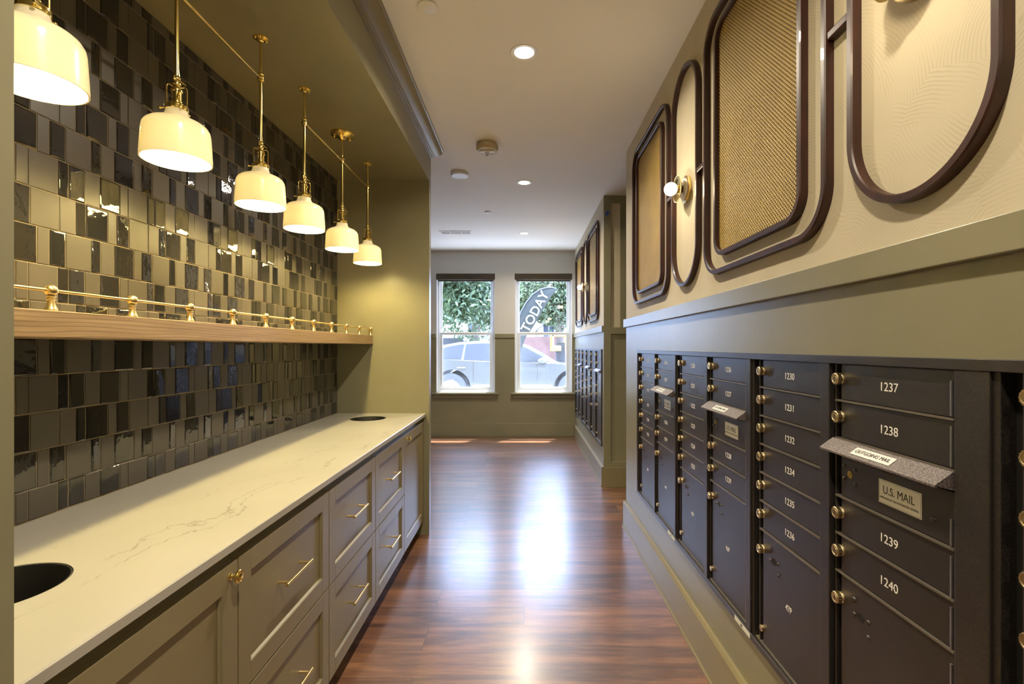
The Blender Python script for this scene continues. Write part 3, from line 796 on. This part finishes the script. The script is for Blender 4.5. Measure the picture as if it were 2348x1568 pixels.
def outgoing(root, x0, x1, z0, z1, far=False):
    w_, h_ = x1-x0, z1-z0
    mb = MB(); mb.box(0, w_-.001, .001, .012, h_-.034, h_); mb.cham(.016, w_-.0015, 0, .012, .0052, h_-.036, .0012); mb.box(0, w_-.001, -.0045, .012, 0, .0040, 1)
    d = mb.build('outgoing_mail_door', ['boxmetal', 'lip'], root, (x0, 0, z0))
    # hood
    hd = MB(); t = .0018
    za = h_+.001; zb_ = h_-.022; yo = -.040
    pr = [(0.002, za), (-.008, za), (yo, zb_), (yo, zb_-.004), (yo+.003, zb_-.004), (yo+.003, zb_), (-.007, za-.003), (.002, za-.003)]
    n = len(pr); vs = [(x, y_, z_) for x in (-.004, w_+.002) for y_, z_ in pr]
    hd.add(vs, [(i, (i+1) % n, n+(i+1) % n, n+i) for i in range(n)]+[tuple(range(n)), tuple(range(2*n-1, n-1, -1))])
    for xx in (-.004, w_-.0005):
        hd.add([(xx, 0, za), (xx, yo, zb_), (xx, yo+.012, zb_-.004), (xx, 0, za-.034), (xx+.0025, 0, za), (xx+.0025, yo, zb_), (xx+.0025, yo+.012, zb_-.004), (xx+.0025, 0, za-.034)],
               [(0, 1, 2, 3), (4, 5, 6, 7), (0, 1, 5, 4), (1, 2, 6, 5), (2, 3, 7, 6), (3, 0, 4, 7)])
    ho = hd.build('mail_slot_hood', 'hood', d)
    # hood label (lies on the sloping top)
    ang = math.atan2(za-zb_, -.008-yo)
    cy_, cz_ = (-.008+yo)/2, (za+zb_)/2
    lb = MB(); lw, lh = .115, .022
    lb.box(-lw/2, lw/2, -.0004, .0001, -lh/2, lh/2)
    lo = lb.build('hood_label', 'label', d, (w_*.47, cy_-.0005, cz_+.0006)); lo.rotation_euler = (-(pi/2-ang), 0, 0)
    lo['label'] = 'white label reading OUTGOING MAIL'
    if not far: text('label_text', 'OUTGOING MAIL', .0135, 'ink', d, (w_*.47, cy_-.0010, cz_+.0014), sx=.95, rot=(-(pi/2-ang), 0, 0), thick=.0001)
    # placard
    pl = MB(); pw, ph = .112, .050; pcx, pcz = w_*.60, .054
    pl.box(pcx-pw/2, pcx+pw/2, -.0006, .001, pcz-ph/2, pcz+ph/2)
    po = pl.build('placard', 'label', d); po['label'] = 'white placard reading U.S. MAIL'
    if not far:
        fr = MB(); e = .002
        for (a, b_, c, dd) in ((pcx-pw/2+e, pcx+pw/2-e, pcz-ph/2+e, pcz-ph/2+e+.0004), (pcx-pw/2+e, pcx+pw/2-e, pcz+ph/2-e-.0004, pcz+ph/2-e),
                               (pcx-pw/2+e, pcx-pw/2+e+.0004, pcz-ph/2+e, pcz+ph/2-e), (pcx+pw/2-e-.0004, pcx+pw/2-e, pcz-ph/2+e, pcz+ph/2-e)): fr.box(a, b_, -.0008, -.0005, c, dd)
        fr.build('placard_border', 'ink', d)
        text('placard_text', 'U.S. MAIL', .0235, 'ink', d, (pcx-.002, -.0009, pcz+.004), sx=.88, thick=.0001)
        text('placard_text', 'APPROVED BY THE POSTMASTER GENERAL', .0062, 'ink', d, (pcx-.001, -.0008, pcz-.0125), sx=.86, thick=.0001)
    for (a, c) in ((.028, .078), (.028, .048), (.066, .076), (.066, .044), (w_-.048, .040)): rivet(d, a, c)
    k = MB(); k.lathe([(.0085, 0), (.0085, -.0012), (.0070, -.0012), (.0066, -.0006), (.0001, -.0006)], 20, 'y', (.048, 0, .062)); k.box(.0468, .0492, -.0012, -.0005, .057, .067)
    o = k.build('key_cylinder', 'brass', d); return d
def module(yfar, nums, label, last=.795, far=False, rightcol=True, loc_x=XR):
    root = thing('mailbox_unit', (loc_x, yfar, 0), -pi/2, label, 'mailbox', 'mailbox units set in the right wall')
    w_ = last
    fr = MB()
    fr.box(.0, w_, .024, .055, ZB, ZT)               # back
    fr.box(0, .012, -.006, .03, ZB, ZT)
    fr.box(.042, .047, -.002, .03, ZB, ZT)            # thin flange left of doors
    fr.box(.378, .415, -.012, .03, ZB, ZT)            # divider
    fr.box(.422, .427, -.002, .03, ZB, ZT)
    fr.box(.754, .760, -.004, .03, ZB, ZT)
    fr.box(.762, w_, -.012, .03, ZB, ZT)             # post
    fr.build('frame', 'boxmetal', root, bevel=.0015)
    vo_ = MB(); vo_.box(.012, .042, .020, .0242, ZB, ZT); vo_.box(.415, .422, .018, .0242, ZB, ZT); vo_.box(.047, .064, .0125, .024, ZB, ZT); vo_.box(.427, .444, .0125, .024, ZB, ZT)
    vo_.build('shadow_gap', 'black', root)
    L0, L1, R0, R1 = .047, .377, .427, .753
    ln, rn, lp, rp = nums
    for k in range(6):
        z1 = ZT-k*RH; door(root, L0, L1, z1-RH, z1, ln[k] if ln else None, far=far)
    door(root, L0, L1, ZB+.002, ZT-6*RH, lp, parcel=True, far=far)
    for k in range(2):
        z1 = ZT-k*RH; door(root, R0, R1, z1-RH, z1, rn[k] if rn else None, far=far)
    zo = .972; outgoing(root, R0, R1, zo, ZT-2*RH, far)
    for k in range(2):
        z1 = zo-k*RH; door(root, R0, R1, z1-RH, z1, rn[k+2] if rn else None, far=far)
    door(root, R0, R1, ZB+.002, zo-2*RH, rp, parcel=True, far=far, plug=True)
    for za, zc in [(ZT-.02, ZT-RH+.008), (ZT-RH-.01, ZT-2*RH+.008), (zo+.055, zo+.008), (zo-.01, zo-RH+.008), (zo-RH-.01, zo-2*RH+.008), (zo-2*RH-.02, ZB+.01)]:
        MB().tube([(R1-.006, -.0035, za), (R1-.006, -.0035, zc)], .0022, 8).build('piano_hinge', 'steel', root)
    return root
MY = [3.195, 2.400, 1.605, .800]
module(MY[0], (['1210', '1211', '1212', '1213', '1214', '1215'], ['1216', '1217', '1218', '1219'], '43P', '44P'), 'black mailbox unit at the far end of the near wall bank')
module(MY[1], (['1220', '1221', '1222', '1223', '1224', '1225'], ['1226', '1227', '1228', '1229'], '45P', '46P'), 'black mailbox unit whose right column has boxes 1226 to 1229')
module(MY[2], (['1230', '1231', '1232', '1234', '1235', '1236'], ['1237', '1238', '1239', '1240'], '47P', '48P'), 'large black mailbox unit in the foreground with boxes 1230 to 1240', last=.825)
r4 = module(MY[3]-.02, (None, None, None, None), 'black mailbox unit cut off by the right picture edge')
FY = [7.10, 6.305, 5.51]
module(FY[0], (None, None, None, None), 'far bank mailbox unit nearest the windows', far=True)
module(FY[1], (None, None, None, None), 'far bank mailbox unit in the middle of three', far=True)
module(FY[2], (None, None, None, None), 'far bank mailbox unit beside the olive panelled corner', far=True)
def surround(yfar, ynear, label, stickers=()):
    L_ = yfar-ynear
    root = thing('mailbox_surround', (XR, yfar, 0), -pi/2, label, 'mailbox trim', 'black trims around the mailbox banks')
    mb = MB()
    mb.box(-.022, L_, -.014, 0, ZT, ZT+.020); mb.box(-.022, L_, -.014, 0, ZB-.020, ZB); mb.box(-.022, 0, -.014, 0, ZB, ZT)
    mb.build('trim_frame', 'boxmetal', root, bevel=.0015)
    for s_ in stickers:
        o = MB().box(s_-.058, s_+.058, -.0146, -.0139, ZB-.018, ZB-.002).build('sticker', 'label', root); o['label'] = 'small white sticker'
        MB().box(s_-.010, s_+.002, -.0149, -.0145, ZB-.014, ZB-.006).build('sticker_print', 'ink', root)
surround(MY[0], -.02, 'black metal trim framing the near mailbox bank', (MY[0]-2.46, MY[0]-1.66))
surround(FY[0], FY[2]-.795, 'black metal trim framing the far mailbox bank')

# blue tape on the panelled wall
o = MB().box(-.012, .012, -.0008, 0, -.022, .022).build('masking_tape', 'bluetape', None, (XR+.034, 4.6345, 2.605)); o.rotation_euler = (0, radians(35), 0)
tag(o, 'small piece of blue masking tape on the olive panelled wall', 'tape')

# ================================================================== ceiling fixtures
def downlight(y, label, group='recessed ceiling downlights', x=0.0):
    root = thing('recessed_downlight', (x, y, CEIL), 0, label, 'ceiling light', group)
    MB().lathe([(.047, .002), (.058, -.001), (.066, -.004), (.068, -.003), (.068, 0)], 40).build('trim_ring', 'white', root)
    o = MB().lathe([(.0001, -.0015), (.047, -.0015), (.049, 0)], 32).build('light_lens', 'lens', root); o['label'] = 'lit lens'
    l = bpy.data.lights.new('downlight_light', 'AREA'); l.shape = 'DISK'; l.size = .10; l.energy = DOWN_W; l.color = DOWN_COL
    l.spread = radians(150)
    lo = bpy.data.objects.new('downlight_light', l); COL.objects.link(lo); lo.parent = root; lo.location = (0, 0, -.006)
downlight(2.389, 'nearest recessed downlight in the corridor ceiling')
downlight(4.277, 'recessed downlight between the nearest one and the one by the windows')
downlight(6.18, 'farthest recessed downlight, close to the window wall')
for q, yy in enumerate((.5, -1.4, -3.3)): downlight(yy, 'unseen recessed downlight carrying on the ceiling row for warm fill')  # nearest one follows the row's spacing; those behind the camera are added as fill
root = thing('fire_alarm', (-.262, 3.45, CEIL), 0, 'round beige fire alarm with hanging strobe on the ceiling', 'fire alarm')
MB().lathe([(.0001, 0), (.066, 0), (.068, -.016), (.066, -.018), (.078, -.020), (.078, -.040), (.070, -.056), (.0001, -.058)], 40).build('housing', simple('beige_plastic', (.42, .36, .22), .5), root)
mb = MB(); mb.box(-.055, .055, -.020, .012, -.066, -.056); o = mb.build('horn_cover', 'white', root, bevel=.004)
MB().lathe([(.016, -.056), (.016, -.070), (.009, -.074), (.009, -.094), (.0001, -.096)], 18).build('strobe', simple('clear_plastic', (.6, .62, .68), .1, .2), root)
text('alarm_text', 'FIRE', .022, 'redink', root, (0, -.0775, -.046), rot=(radians(-25), 0, 0))
def disc(x, y, r, label, th=.010, name='sprinkler_cover'):
    o = MB().lathe([(.0001, -th), (r*.9, -th), (r, -th*.8), (r, -th*.35), (r*.85, -th*.3), (r*.85, 0), (.0001, 0)], 36).build(name, 'white', None, (x, y, CEIL))
    tag(o, label, 'ceiling cover', 'round white ceiling covers')
disc(-.41, 2.06, .040, 'round white cover plate on the ceiling at the top edge of the photo')
disc(-.536, 4.04, .072, 'larger round white disc beyond the fire alarm', .026, 'ceiling_disc')
disc(-.39, 5.2, .035, 'tiny round cover in the ceiling before the air vent')
root = thing('ceiling_vent', (-.86, 6.12, CEIL), 0, 'rectangular slotted air vent in the ceiling near the windows', 'air vent')
mb = MB(); a, c = .20, .085
mb.box(-a, a, -c, -c+.02, -.006, 0); mb.box(-a, a, c-.02, c, -.006, 0); mb.box(-a, -a+.02, -c+.02, c-.02, -.006, 0); mb.box(a-.02, a, -c+.02, c-.02, -.006, 0)
for xx in (-.07, .07): mb.box(xx-.006, xx+.006, -c+.02, c-.02, -.006, 0)
mb.build('vent_frame', 'white', root)
mb = MB()
for k in range(9):
    y = -c+.027+k*.0145; mb.add([(-a+.02, y, -.001), (a-.02, y, -.001), (a-.02, y+.009, -.006), (-a+.02, y+.009, -.006)], [(0, 1, 2, 3)])
mb.build('louvre', 'white', root)
MB().box(-a+.01, a-.01, -c+.01, c-.01, -.0008, 0).build('duct_opening', 'black', root)

# ================================================================== back windows
def window(n, x0, x1):
    xc = (x0+x1)/2; hw = (x1-x0)/2
    root = bpy.data.objects.new('window_%d' % n, None); COL.objects.link(root); root.location = (xc, YB, 0); root['kind'] = 'structure'
    z0, z1 = WZ0, WZ1; zm = 1.535
    mb = MB()
    # white jamb liner
    mb.box(-hw, -hw+.012, 0, .16, z0, z1); mb.box(hw-.012, hw, 0, .16, z0, z1); mb.box(-hw+.012, hw-.012, 0, .16, z1-.012, z1); mb.box(-hw+.012, hw-.012, 0, .16, z0, z0+.012)
    # frame
    mb.box(-hw+.012, -hw+.045, .055, .15, z0+.012, z1-.012); mb.box(hw-.045, hw-.012, .055, .15, z0+.012, z1-.012)
    mb.box(-hw+.045, hw-.045, .055, .15, z1-.045, z1-.012); mb.box(-hw+.045, hw-.045, .055, .15, z0+.012, z0+.040)
    mb.build('window_frame', 'white_frame', root)
    a = hw-.045
    def sash(y0, y1, za, zb_, s_, name):
        m_ = MB(); m_.box(-a, -a+s_, y0, y1, za, zb_); m_.box(a-s_, a, y0, y1, za, zb_); m_.box(-a+s_, a-s_, y0, y1, za, za+s_); m_.box(-a+s_, a-s_, y0, y1, zb_-s_, zb_)
        o = m_.build(name, 'white_frame', root, bevel=.003)
        MB().box(-a+s_*.8, a-s_*.8, (y0+y1)/2-.002, (y0+y1)/2+.002, za+s_*.8, zb_-s_*.8).build('pane', 'glass', o)
    sash(.105, .135, zm-.02, z1-.045, .028, 'upper_sash')
    sash(.070, .100, z0+.040, zm+.02, .040, 'lower_sash')
    MB().add([(-a, .145, z0+.04), (a, .145, z0+.04), (a, .145, zm), (-a, .145, zm)], [(0, 1, 2, 3)]).build('insect_screen', 'screen', root)
    # sill
    s = MB(); s.box(-hw-.055, min(hw+.055, XR-xc-.001), -.055, .02, z0-.022, z0); s.box(-hw-.035, min(hw+.035, XR-xc-.001), -.020, 0, z0-.082, z0-.022)
    o = s.build('window_sill', 'paint', root, bevel=.003)
    # roller blind: a thing of its own
    b_ = thing('roller_blind', (xc, YB+.02, 2.34), 0, 'dark rolled-up blind at the top of the %s window' % ('left' if n == 1 else 'right'), 'blind', 'rolled-up blinds in the back windows')
    c = MB(); c.box(-hw+.001, hw-.001, -.028, .045, 0, .091); c.build('cassette', 'shade_fabric', b_, bevel=.004)
    t = MB(); t.box(-hw+.03, hw-.03, .012, .018, -.014, 0); t.box(-hw+.03, hw-.03, .008, .022, -.022, -.012); t.build('blind_hem', simple('hem', (.12, .12, .11), .5), b_)
window(1, *W[0]); window(2, *W[1])

# ================================================================== outside
GZ = .08
struct(MB().box(-40, 40, YB+.26, 70, GZ-.3, GZ-.05), 'ground', 'asphalt')
o = struct(MB().box(-25, 25, YB+.26, 9.9, GZ-.06, GZ+.04), 'ground_pavement', 'concrete')
def XZ(px, py, D): return ((px-1202)*D/F, H+(796-py)*D/F)
def wheel(parent, x, z_, y, R=.36, wd=.22):
    mb = MB(); mb.lathe([(R*.62, 0), (R*.93, -.005), (R, .03), (R, wd-.03), (R*.93, wd), (R*.6, wd)], 40, 'y', (x, y, z_))
    o = mb.build('wheel', 'rubber', parent)
    r = MB(); r.lathe([(R*.64, .0), (R*.62, .012), (R*.55, .03), (R*.3, .03), (R*.12, .01), (.0001, .01)], 32, 'y', (x, y, z_))
    for k in range(5):
        a = k*2*pi/5; r.tube([(x+.05*cos(a), y+.004, z_+.05*sin(a)), (x+R*.6*cos(a), y+.004, z_+R*.6*sin(a))], .022, 6)
    r.build('rim', 'rim', o)
def extrude_profile(pts, y0, y1, inset=None):
    """pts in xz; returns MB with side walls and caps; inset: (dy, scale) bulge"""
    n = len(pts); mb = MB()
    cx = sum(p[0] for p in pts)/n; cz = sum(p[1] for p in pts)/n
    layers = [(y0, .965), (y0+.06, .992), (y0+.16, 1.0), (y1-.16, 1.0), (y1-.06, .992), (y1, .965)] if inset else [(y0, 1), (y1, 1)]
    vs = []
    for y, s_ in layers:
        for x, z_ in pts: vs.append((cx+(x-cx)*s_, y, cz+(z_-cz)*s_))
    fs = [tuple(range(n-1, -1, -1)), tuple(range((len(layers)-1)*n, len(layers)*n))]
    for i in range(len(layers)-1):
        for j in range(n): fs.append((i*n+j, i*n+(j+1) % n, (i+1)*n+(j+1) % n, (i+1)*n+j))
    mb.add(vs, fs, 0, True); return mb
def car():
    D = 10.8
    root = thing('parked_car', (-.26, D, GZ-.05), 0, 'silver car parked side-on outside both back windows', 'car')
    ox, oz = -.26, GZ-.05
    def P(px, py): x, z_ = XZ(px, py, D); return (x-ox, z_-oz)
    wr = P(1033, 889); wf = P(1316, 889); R = .36
    def arch(c, r, up=True, n=12):
        return [(c[0]+r*cos(pi-pi*k/n), c[1]+r*sin(pi*k/n)*1.0) for k in range(n+1)]
    zl = P(1180, 896)[1]
    body = []
    body += [(wr[0]-1.0, zl+.15)]
    body += [(wr[0]-.45, zl)]+arch(wr, .41)+[(wr[0]+.45, zl)]
    body += [(wf[0]-.45, zl)]+arch(wf, .41)+[(wf[0]+.45, zl)]
    body += [(wf[0]+.92, zl+.10), (wf[0]+.95, zl+.42), (wf[0]+.85, zl+.55)]
    body += [P(1340, 843), P(1305, 836), P(1276, 833), P(1200, 830), P(1127, 829), P(1012, 823), P(985, 822)]
    body += [(wr[0]-1.02, P(0, 826)[1]), (wr[0]-1.08, zl+.5)]
    b_ = extrude_profile(body, 0, 1.8, True); bo = b_.build('car_body', 'carpaint', root)
    gh = [P(965, 824), P(985, 803), P(1012, 791), P(1050, 784), P(1090, 781.5), P(1150, 781), P(1190, 784), P(1215, 793), P(1245, 809), P(1272, 826), P(1290, 834)]
    n = len(gh); vs = []
    for y, s_ in ((.06, 0), (.22, 1), (1.58, 1), (1.74, 0)):
        for x, z_ in gh: vs.append((x, y, z_ if s_ else z_-.03 if False else z_))
    # side glass leans inward: interpolate y by height
    zlo, zhi = P(0, 834)[1], P(0, 781)[1]
    vs = []
    for side in (0, 1):
        for x, z_ in gh:
            t = (z_-zlo)/(zhi-zlo); y = .05+.20*t; y = y if side == 0 else 1.8-y
            vs.append((x, y, z_))
    fs = [(j, j+1, n+j+1, n+j) for j in range(n-1)]+[tuple(range(n)), tuple(range(2*n-1, n-1, -1)), (0, n-1, 2*n-1, n)]
    MB().add(vs, fs, 0, False).build('car_roof', 'carpaint', root)
    # side windows
    def glass(pts, off=-.012):
        v = []
        for px, py in pts:
            x, z_ = P(px, py); t = (z_-zlo)/(zhi-zlo); v.append((x, .05+.20*t+off, z_))
        k = len(pts); v2 = [(x, y+.008, z_) for x, y, z_ in v]
        MB().add(v+v2, [tuple(range(k)), tuple(range(2*k-1, k-1, -1))]+[(i, (i+1) % k, k+(i+1) % k, k+i) for i in range(k)]).build('car_window', 'carglass', root)
    glass([(990, 819), (1000, 805), (1018, 796), (1050, 790), (1062, 789), (1056, 824), (1010, 822)])
    glass([(1066, 789), (1100, 787), (1146, 787), (1148, 829), (1062, 825)])
    glass([(1153, 787), (1188, 790), (1212, 800), (1240, 816), (1258, 829), (1240, 832), (1155, 829)])
    # windscreen
    # chrome belt and sill, door seams, handles
    bl = MB(); bl.tube([(*[P(985, 823)[0]], .035, P(0, 824)[1]), (P(1127, 829)[0], .035, P(0, 830)[1]), (P(1262, 833)[0], .035, P(0, 834)[1])], .014, 8)
    bl.build('belt_trim', 'steel', root)
    sl = MB(); sl.box(wr[0]+.5, wf[0]-.5, -.02, .05, zl+.02, zl+.14); sl.build('sill_trim', 'carpaint_white', root, bevel=.02)
    sm = MB()
    for px in (1085, 1150, 1232): sm.box(P(px, 0)[0]-.003, P(px, 0)[0]+.003, -.004, .03, zl+.2, P(0, 832)[1])
    sm.build('door_seam', 'ink', root)
    for px in (1058, 1170):
        h_ = MB(); x, z_ = P(px, 843); h_.box(x-.09, x+.09, -.035, -.012, z_-.012, z_+.018); h_.box(x-.08, x-.05, -.02, .02, z_-.01, z_+.01); h_.box(x+.05, x+.08, -.02, .02, z_-.01, z_+.01)
        h_.build('door_handle', 'steel', root, bevel=.006)
    mi = MB(); x, z_ = P(1244, 828); mi.lathe([(.0001, -.11), (.04, -.105), (.07, -.05), (.075, .02), (.055, .08), (.0001, .10)], 20, 'x', (x, -.10, z_)); mi.box(x-.02, x+.04, -.08, .06, z_-.08, z_-.03)
    mi.build('side_mirror', 'carpaint', root)
    for c in (wr, wf):
        wheel(root, c[0], GZ-.05+R-oz, -.0, R); 
        wheel(root, c[0], GZ-.05+R-oz, 1.56, R)
car()
def car2():
    D = 15.5; oz = GZ-.05
    root = thing('parked_car', (-2.0, D, oz), 0, 'white car behind the silver car, only its roof showing in the left window', 'car')
    def P(px, py): x, z_ = XZ(px, py, D); return (x+2.0, z_-oz)
    body = [(-3.2, .25), (.95, .25), (1.0, .80), (.4, .98), (-3.2, 1.0)]
    extrude_profile(body, 0, 1.75, True).build('car_body', 'carpaint_white', root)
    gh = [(-1.7, .95), (-1.55, 1.35), P(1012, 771), P(1040, 768), P(1062, 771), P(1080, 782), (P(1095, 0)[0], .98)]
    extrude_profile(gh, .15, 1.6, True).build('car_roof', 'carpaint_white', root)
    gl = [(-1.5, 1.02), (-1.4, 1.32), (P(1014, 0)[0], P(0, 775)[1]), (P(1058, 0)[0], P(0, 775)[1]), (P(1074, 0)[0], 1.2), (P(1082, 0)[0], 1.02)]
    extrude_profile(gl, .12, .17).build('car_window', 'carglass', root)
    for x in (-2.3, .3): wheel(root, x, .33, -.02, .33); wheel(root, x, .33, 1.55, .33)
car2()
def feather_flag():
    D = 9.5
    x0, z0 = XZ(1192, 757, D)
    root = thing('feather_flag', (x0-.15, D, GZ-.05), 0, 'tall grey feather flag with white letters reading TODAY outside the right window', 'flag')
    ox, oz = x0-.15, GZ-.05
    left = [(1176, 830), (1176, 800), (1179, 775), (1183, 757), (1188, 736), (1196, 714), (1208, 692), (1222, 675), (1240, 663), (1255, 659), (1268, 659), (1277, 662)]
    right = [(1190, 830), (1196, 800), (1205, 775), (1218, 757), (1226, 744), (1236, 727), (1247, 708), (1256, 692), (1263, 681), (1269, 673), (1274, 667), (1277.5, 662.5)]
    vs = []
    for (a, b_), in zip([(l, r) for l, r in zip(left, right)]):
        for q in range(5):
            px = a[0]+(b_[0]-a[0])*q/4; py = a[1]+(b_[1]-a[1])*q/4; x, z_ = XZ(px, py, D)
            vs.append((x-ox, .02*sin(q*1.4+a[1]*.03), z_-oz))
    n = len(left); v2 = [(x, y+.006, z_) for x, y, z_ in vs]; k = len(vs)
    fs = []
    for i in range(n-1):
        for q in range(4):
            a = i*5+q; fs.append((a, a+1, a+6, a+5)); fs.append((k+a+5, k+a+6, k+a+1, k+a))
    MB().add(vs+v2, fs, 0, True).build('flag_cloth', 'flag', root)
    p = MB(); pts = []
    for px, py in [(1176, 925), (1175, 860)]+left: x, z_ = XZ(px, py, D); pts.append((x-ox-.01, 0, z_-oz))
    pts[0] = (pts[0][0], 0, 0); p.tube(pts, .012, 8); p.build('flag_pole', 'rubber', root)
    # letters along the flag axis
    a = XZ(1208, 752, D); b_ = XZ(1246, 682, D); ang = math.atan2(b_[1]-a[1], b_[0]-a[0])
    px, py = (1184+1246)/2+8, (790+680)/2
    cx, cz = XZ(1227, 715, D)
    text('flag_letters', 'TODAY', .25, 'flagletter', root, (cx-ox, -.035, cz-oz), rot=(0, -ang, 0), thick=.003, bold=.003)
    cx, cz = XZ(1186, 778, D)
    text('flag_letters', 'E', .27, 'flagletter', root, (cx-ox+.02, -.035, cz-oz), rot=(0, -ang-.15, 0), thick=.003, bold=.003) if False else None
feather_flag()
def tree(D, pxc, py_top, py_bot, halfw, trunkpx, label, n, seed, lean):
    rnd = random.Random(seed)
    x, z1 = XZ(pxc, py_top, D); _, z0 = XZ(pxc, py_bot, D); hw = halfw*D/F; tx, _ = XZ(trunkpx, 757, D)
    oz = GZ-.05
    root = thing('leafy_tree', (tx, D, oz), 0, label, 'tree')
    mb = MB()
    lobes = []
    for _ in range(26):
        lobes.append((x-tx+rnd.uniform(-hw, hw)*.9, rnd.uniform(-1.2, 1.2), z0+(z1-z0)*rnd.uniform(.08, 1)-oz, rnd.uniform(.5, 1.0)))
    for _ in range(n):
        lx, ly, lz, lr = rnd.choice(lobes)
        d = Vector((rnd.gauss(0, 1), rnd.gauss(0, 1), rnd.gauss(0, .8))).normalized()*lr*rnd.uniform(.6, 1.0)
        c = Vector((lx, ly, lz))+d; s_ = rnd.uniform(.05, .10)
        u_ = Vector((rnd.gauss(0, 1), rnd.gauss(0, 1), rnd.gauss(0, 1))).normalized(); w2 = u_.orthogonal().normalized()
        mb.add([c-u_*s_, c+w2*s_*.5, c+u_*s_, c-w2*s_*.5], [(0, 1, 2, 3)])
    mb.build('foliage', 'leaf', root)
    t = MB(); top = z0+(z1-z0)*.6-oz
    t.tube([(0, 0, 0), (lean*.2, 0, 1.0), (lean*.5, 0, 2.0), (lean, 0, top)], [.20, .16, .13, .05], 10)
    for k in range(6):
        bz = 1.6+k*.25; t.tube([(lean*bz/top*.6, 0, bz), (lean*.4+rnd.uniform(-1.2, 1.2), rnd.uniform(-.5, .5), bz+1.2)], [.08, .02], 7)
    t.build('trunk', 'bark', root)
tree(14.5, 1068, 600, 735, 80, 1068, 'leafy tree filling the upper pane of the left window', 22000, 3, .7)
tree(20.5, 1255, 600, 722, 85, 1292, 'leafy tree behind the feather flag in the right window', 22000, 5, -.4)
# white houses, brick wall, yellow machine
def house(px0, px1, pyb, pyt, D, label, gable=True):
    x0, zt = XZ(px0, pyt, D); x1, _ = XZ(px1, pyt, D); xc = (x0+x1)/2; hw = (x1-x0)/2; oz = GZ-.05
    root = thing('white_house', (xc, D, oz), 0, label, 'house'); ze = XZ(0, pyb, D)[1]-oz; zt -= oz
    pts = [(-hw, 0), (hw, 0), (hw, ze), (0, zt), (-hw, ze)] if gable else [(-hw, 0), (hw, 0), (hw, zt), (-hw, zt)]
    extrude_profile(pts, 0, 6).build('house_wall', 'siding', root)
    if gable:
        r = MB()
        for s_ in (-1, 1):
            r.add([(0, -.3, zt+.12), (s_*(hw+.3), -.3, ze-.1), (s_*(hw+.3), 6.3, ze-.1), (0, 6.3, zt+.12), (0, -.3, zt), (s_*(hw+.3), -.3, ze-.22), (s_*(hw+.3), 6.3, ze-.22), (0, 6.3, zt)], [(0, 1, 2, 3), (4, 5, 6, 7), (0, 1, 5, 4), (1, 2, 6, 5), (2, 3, 7, 6)])
        r.build('house_roof', 'siding', root)
    wz = XZ(0, 752, D)[1]-oz
    for xx in ((-.15, .15) if gable else (-.8, .8)):
        MB().box(xx-.42*.3, xx+.42*.3, -.03, .0, wz-.45, wz+.3).build('house_window', 'darkwin', root)
house(1232, 1285, 757, 733, 26, 'small white gabled house seen under the tree in the right window')
house(1084, 1150, 757, 736, 24, 'white flat house wall seen beyond the tree in the left window', False)
x0, z0 = XZ(1190, 775, 21); x1, _ = XZ(1400, 775, 21)
o = MB().box(x0-.3, x1, 0, .4, 0, XZ(0, 772, 21)[1]-GZ+.05).build('brick_wall', 'brick', None, (0, 21, GZ-.05)); tag(o, 'low red brick wall beyond the car in the right window', 'wall')
def machine():
    D = 17; x, _ = XZ(1285, 0, D); oz = GZ-.05; s_ = D/F
    root = thing('yellow_loader', (x, D, oz), 0, 'yellow construction machine beyond the car, lower right window', 'construction machine')
    zt = XZ(0, 768, D)[1]-oz; zm_ = XZ(0, 792, D)[1]-oz; zb_ = XZ(0, 805, D)[1]-oz
    b_ = MB(); b_.box(-17*s_, 2*s_, 0, 1.2, zb_, zm_); b_.build('engine_body', 'yellow', root, bevel=.03)
    c = MB()
    for a in (-17*s_, 17*s_): c.box(a-.04, a+.04, 0, .08, zb_, zt); c.box(a-.04, a+.04, 1.1, 1.18, zb_, zt)
    c.box(-17*s_-.04, 17*s_+.04, 0, 1.2, zt-.04, zt+.06); c.build('cab_frame', 'yellow', root)
    MB().box(-8*s_, 12*s_, .3, .9, .5, zb_+.3).build('chassis', 'ink', root)
    for a in (-.35, .35): wheel(root, a, .38, .05, .38, .3)
machine()
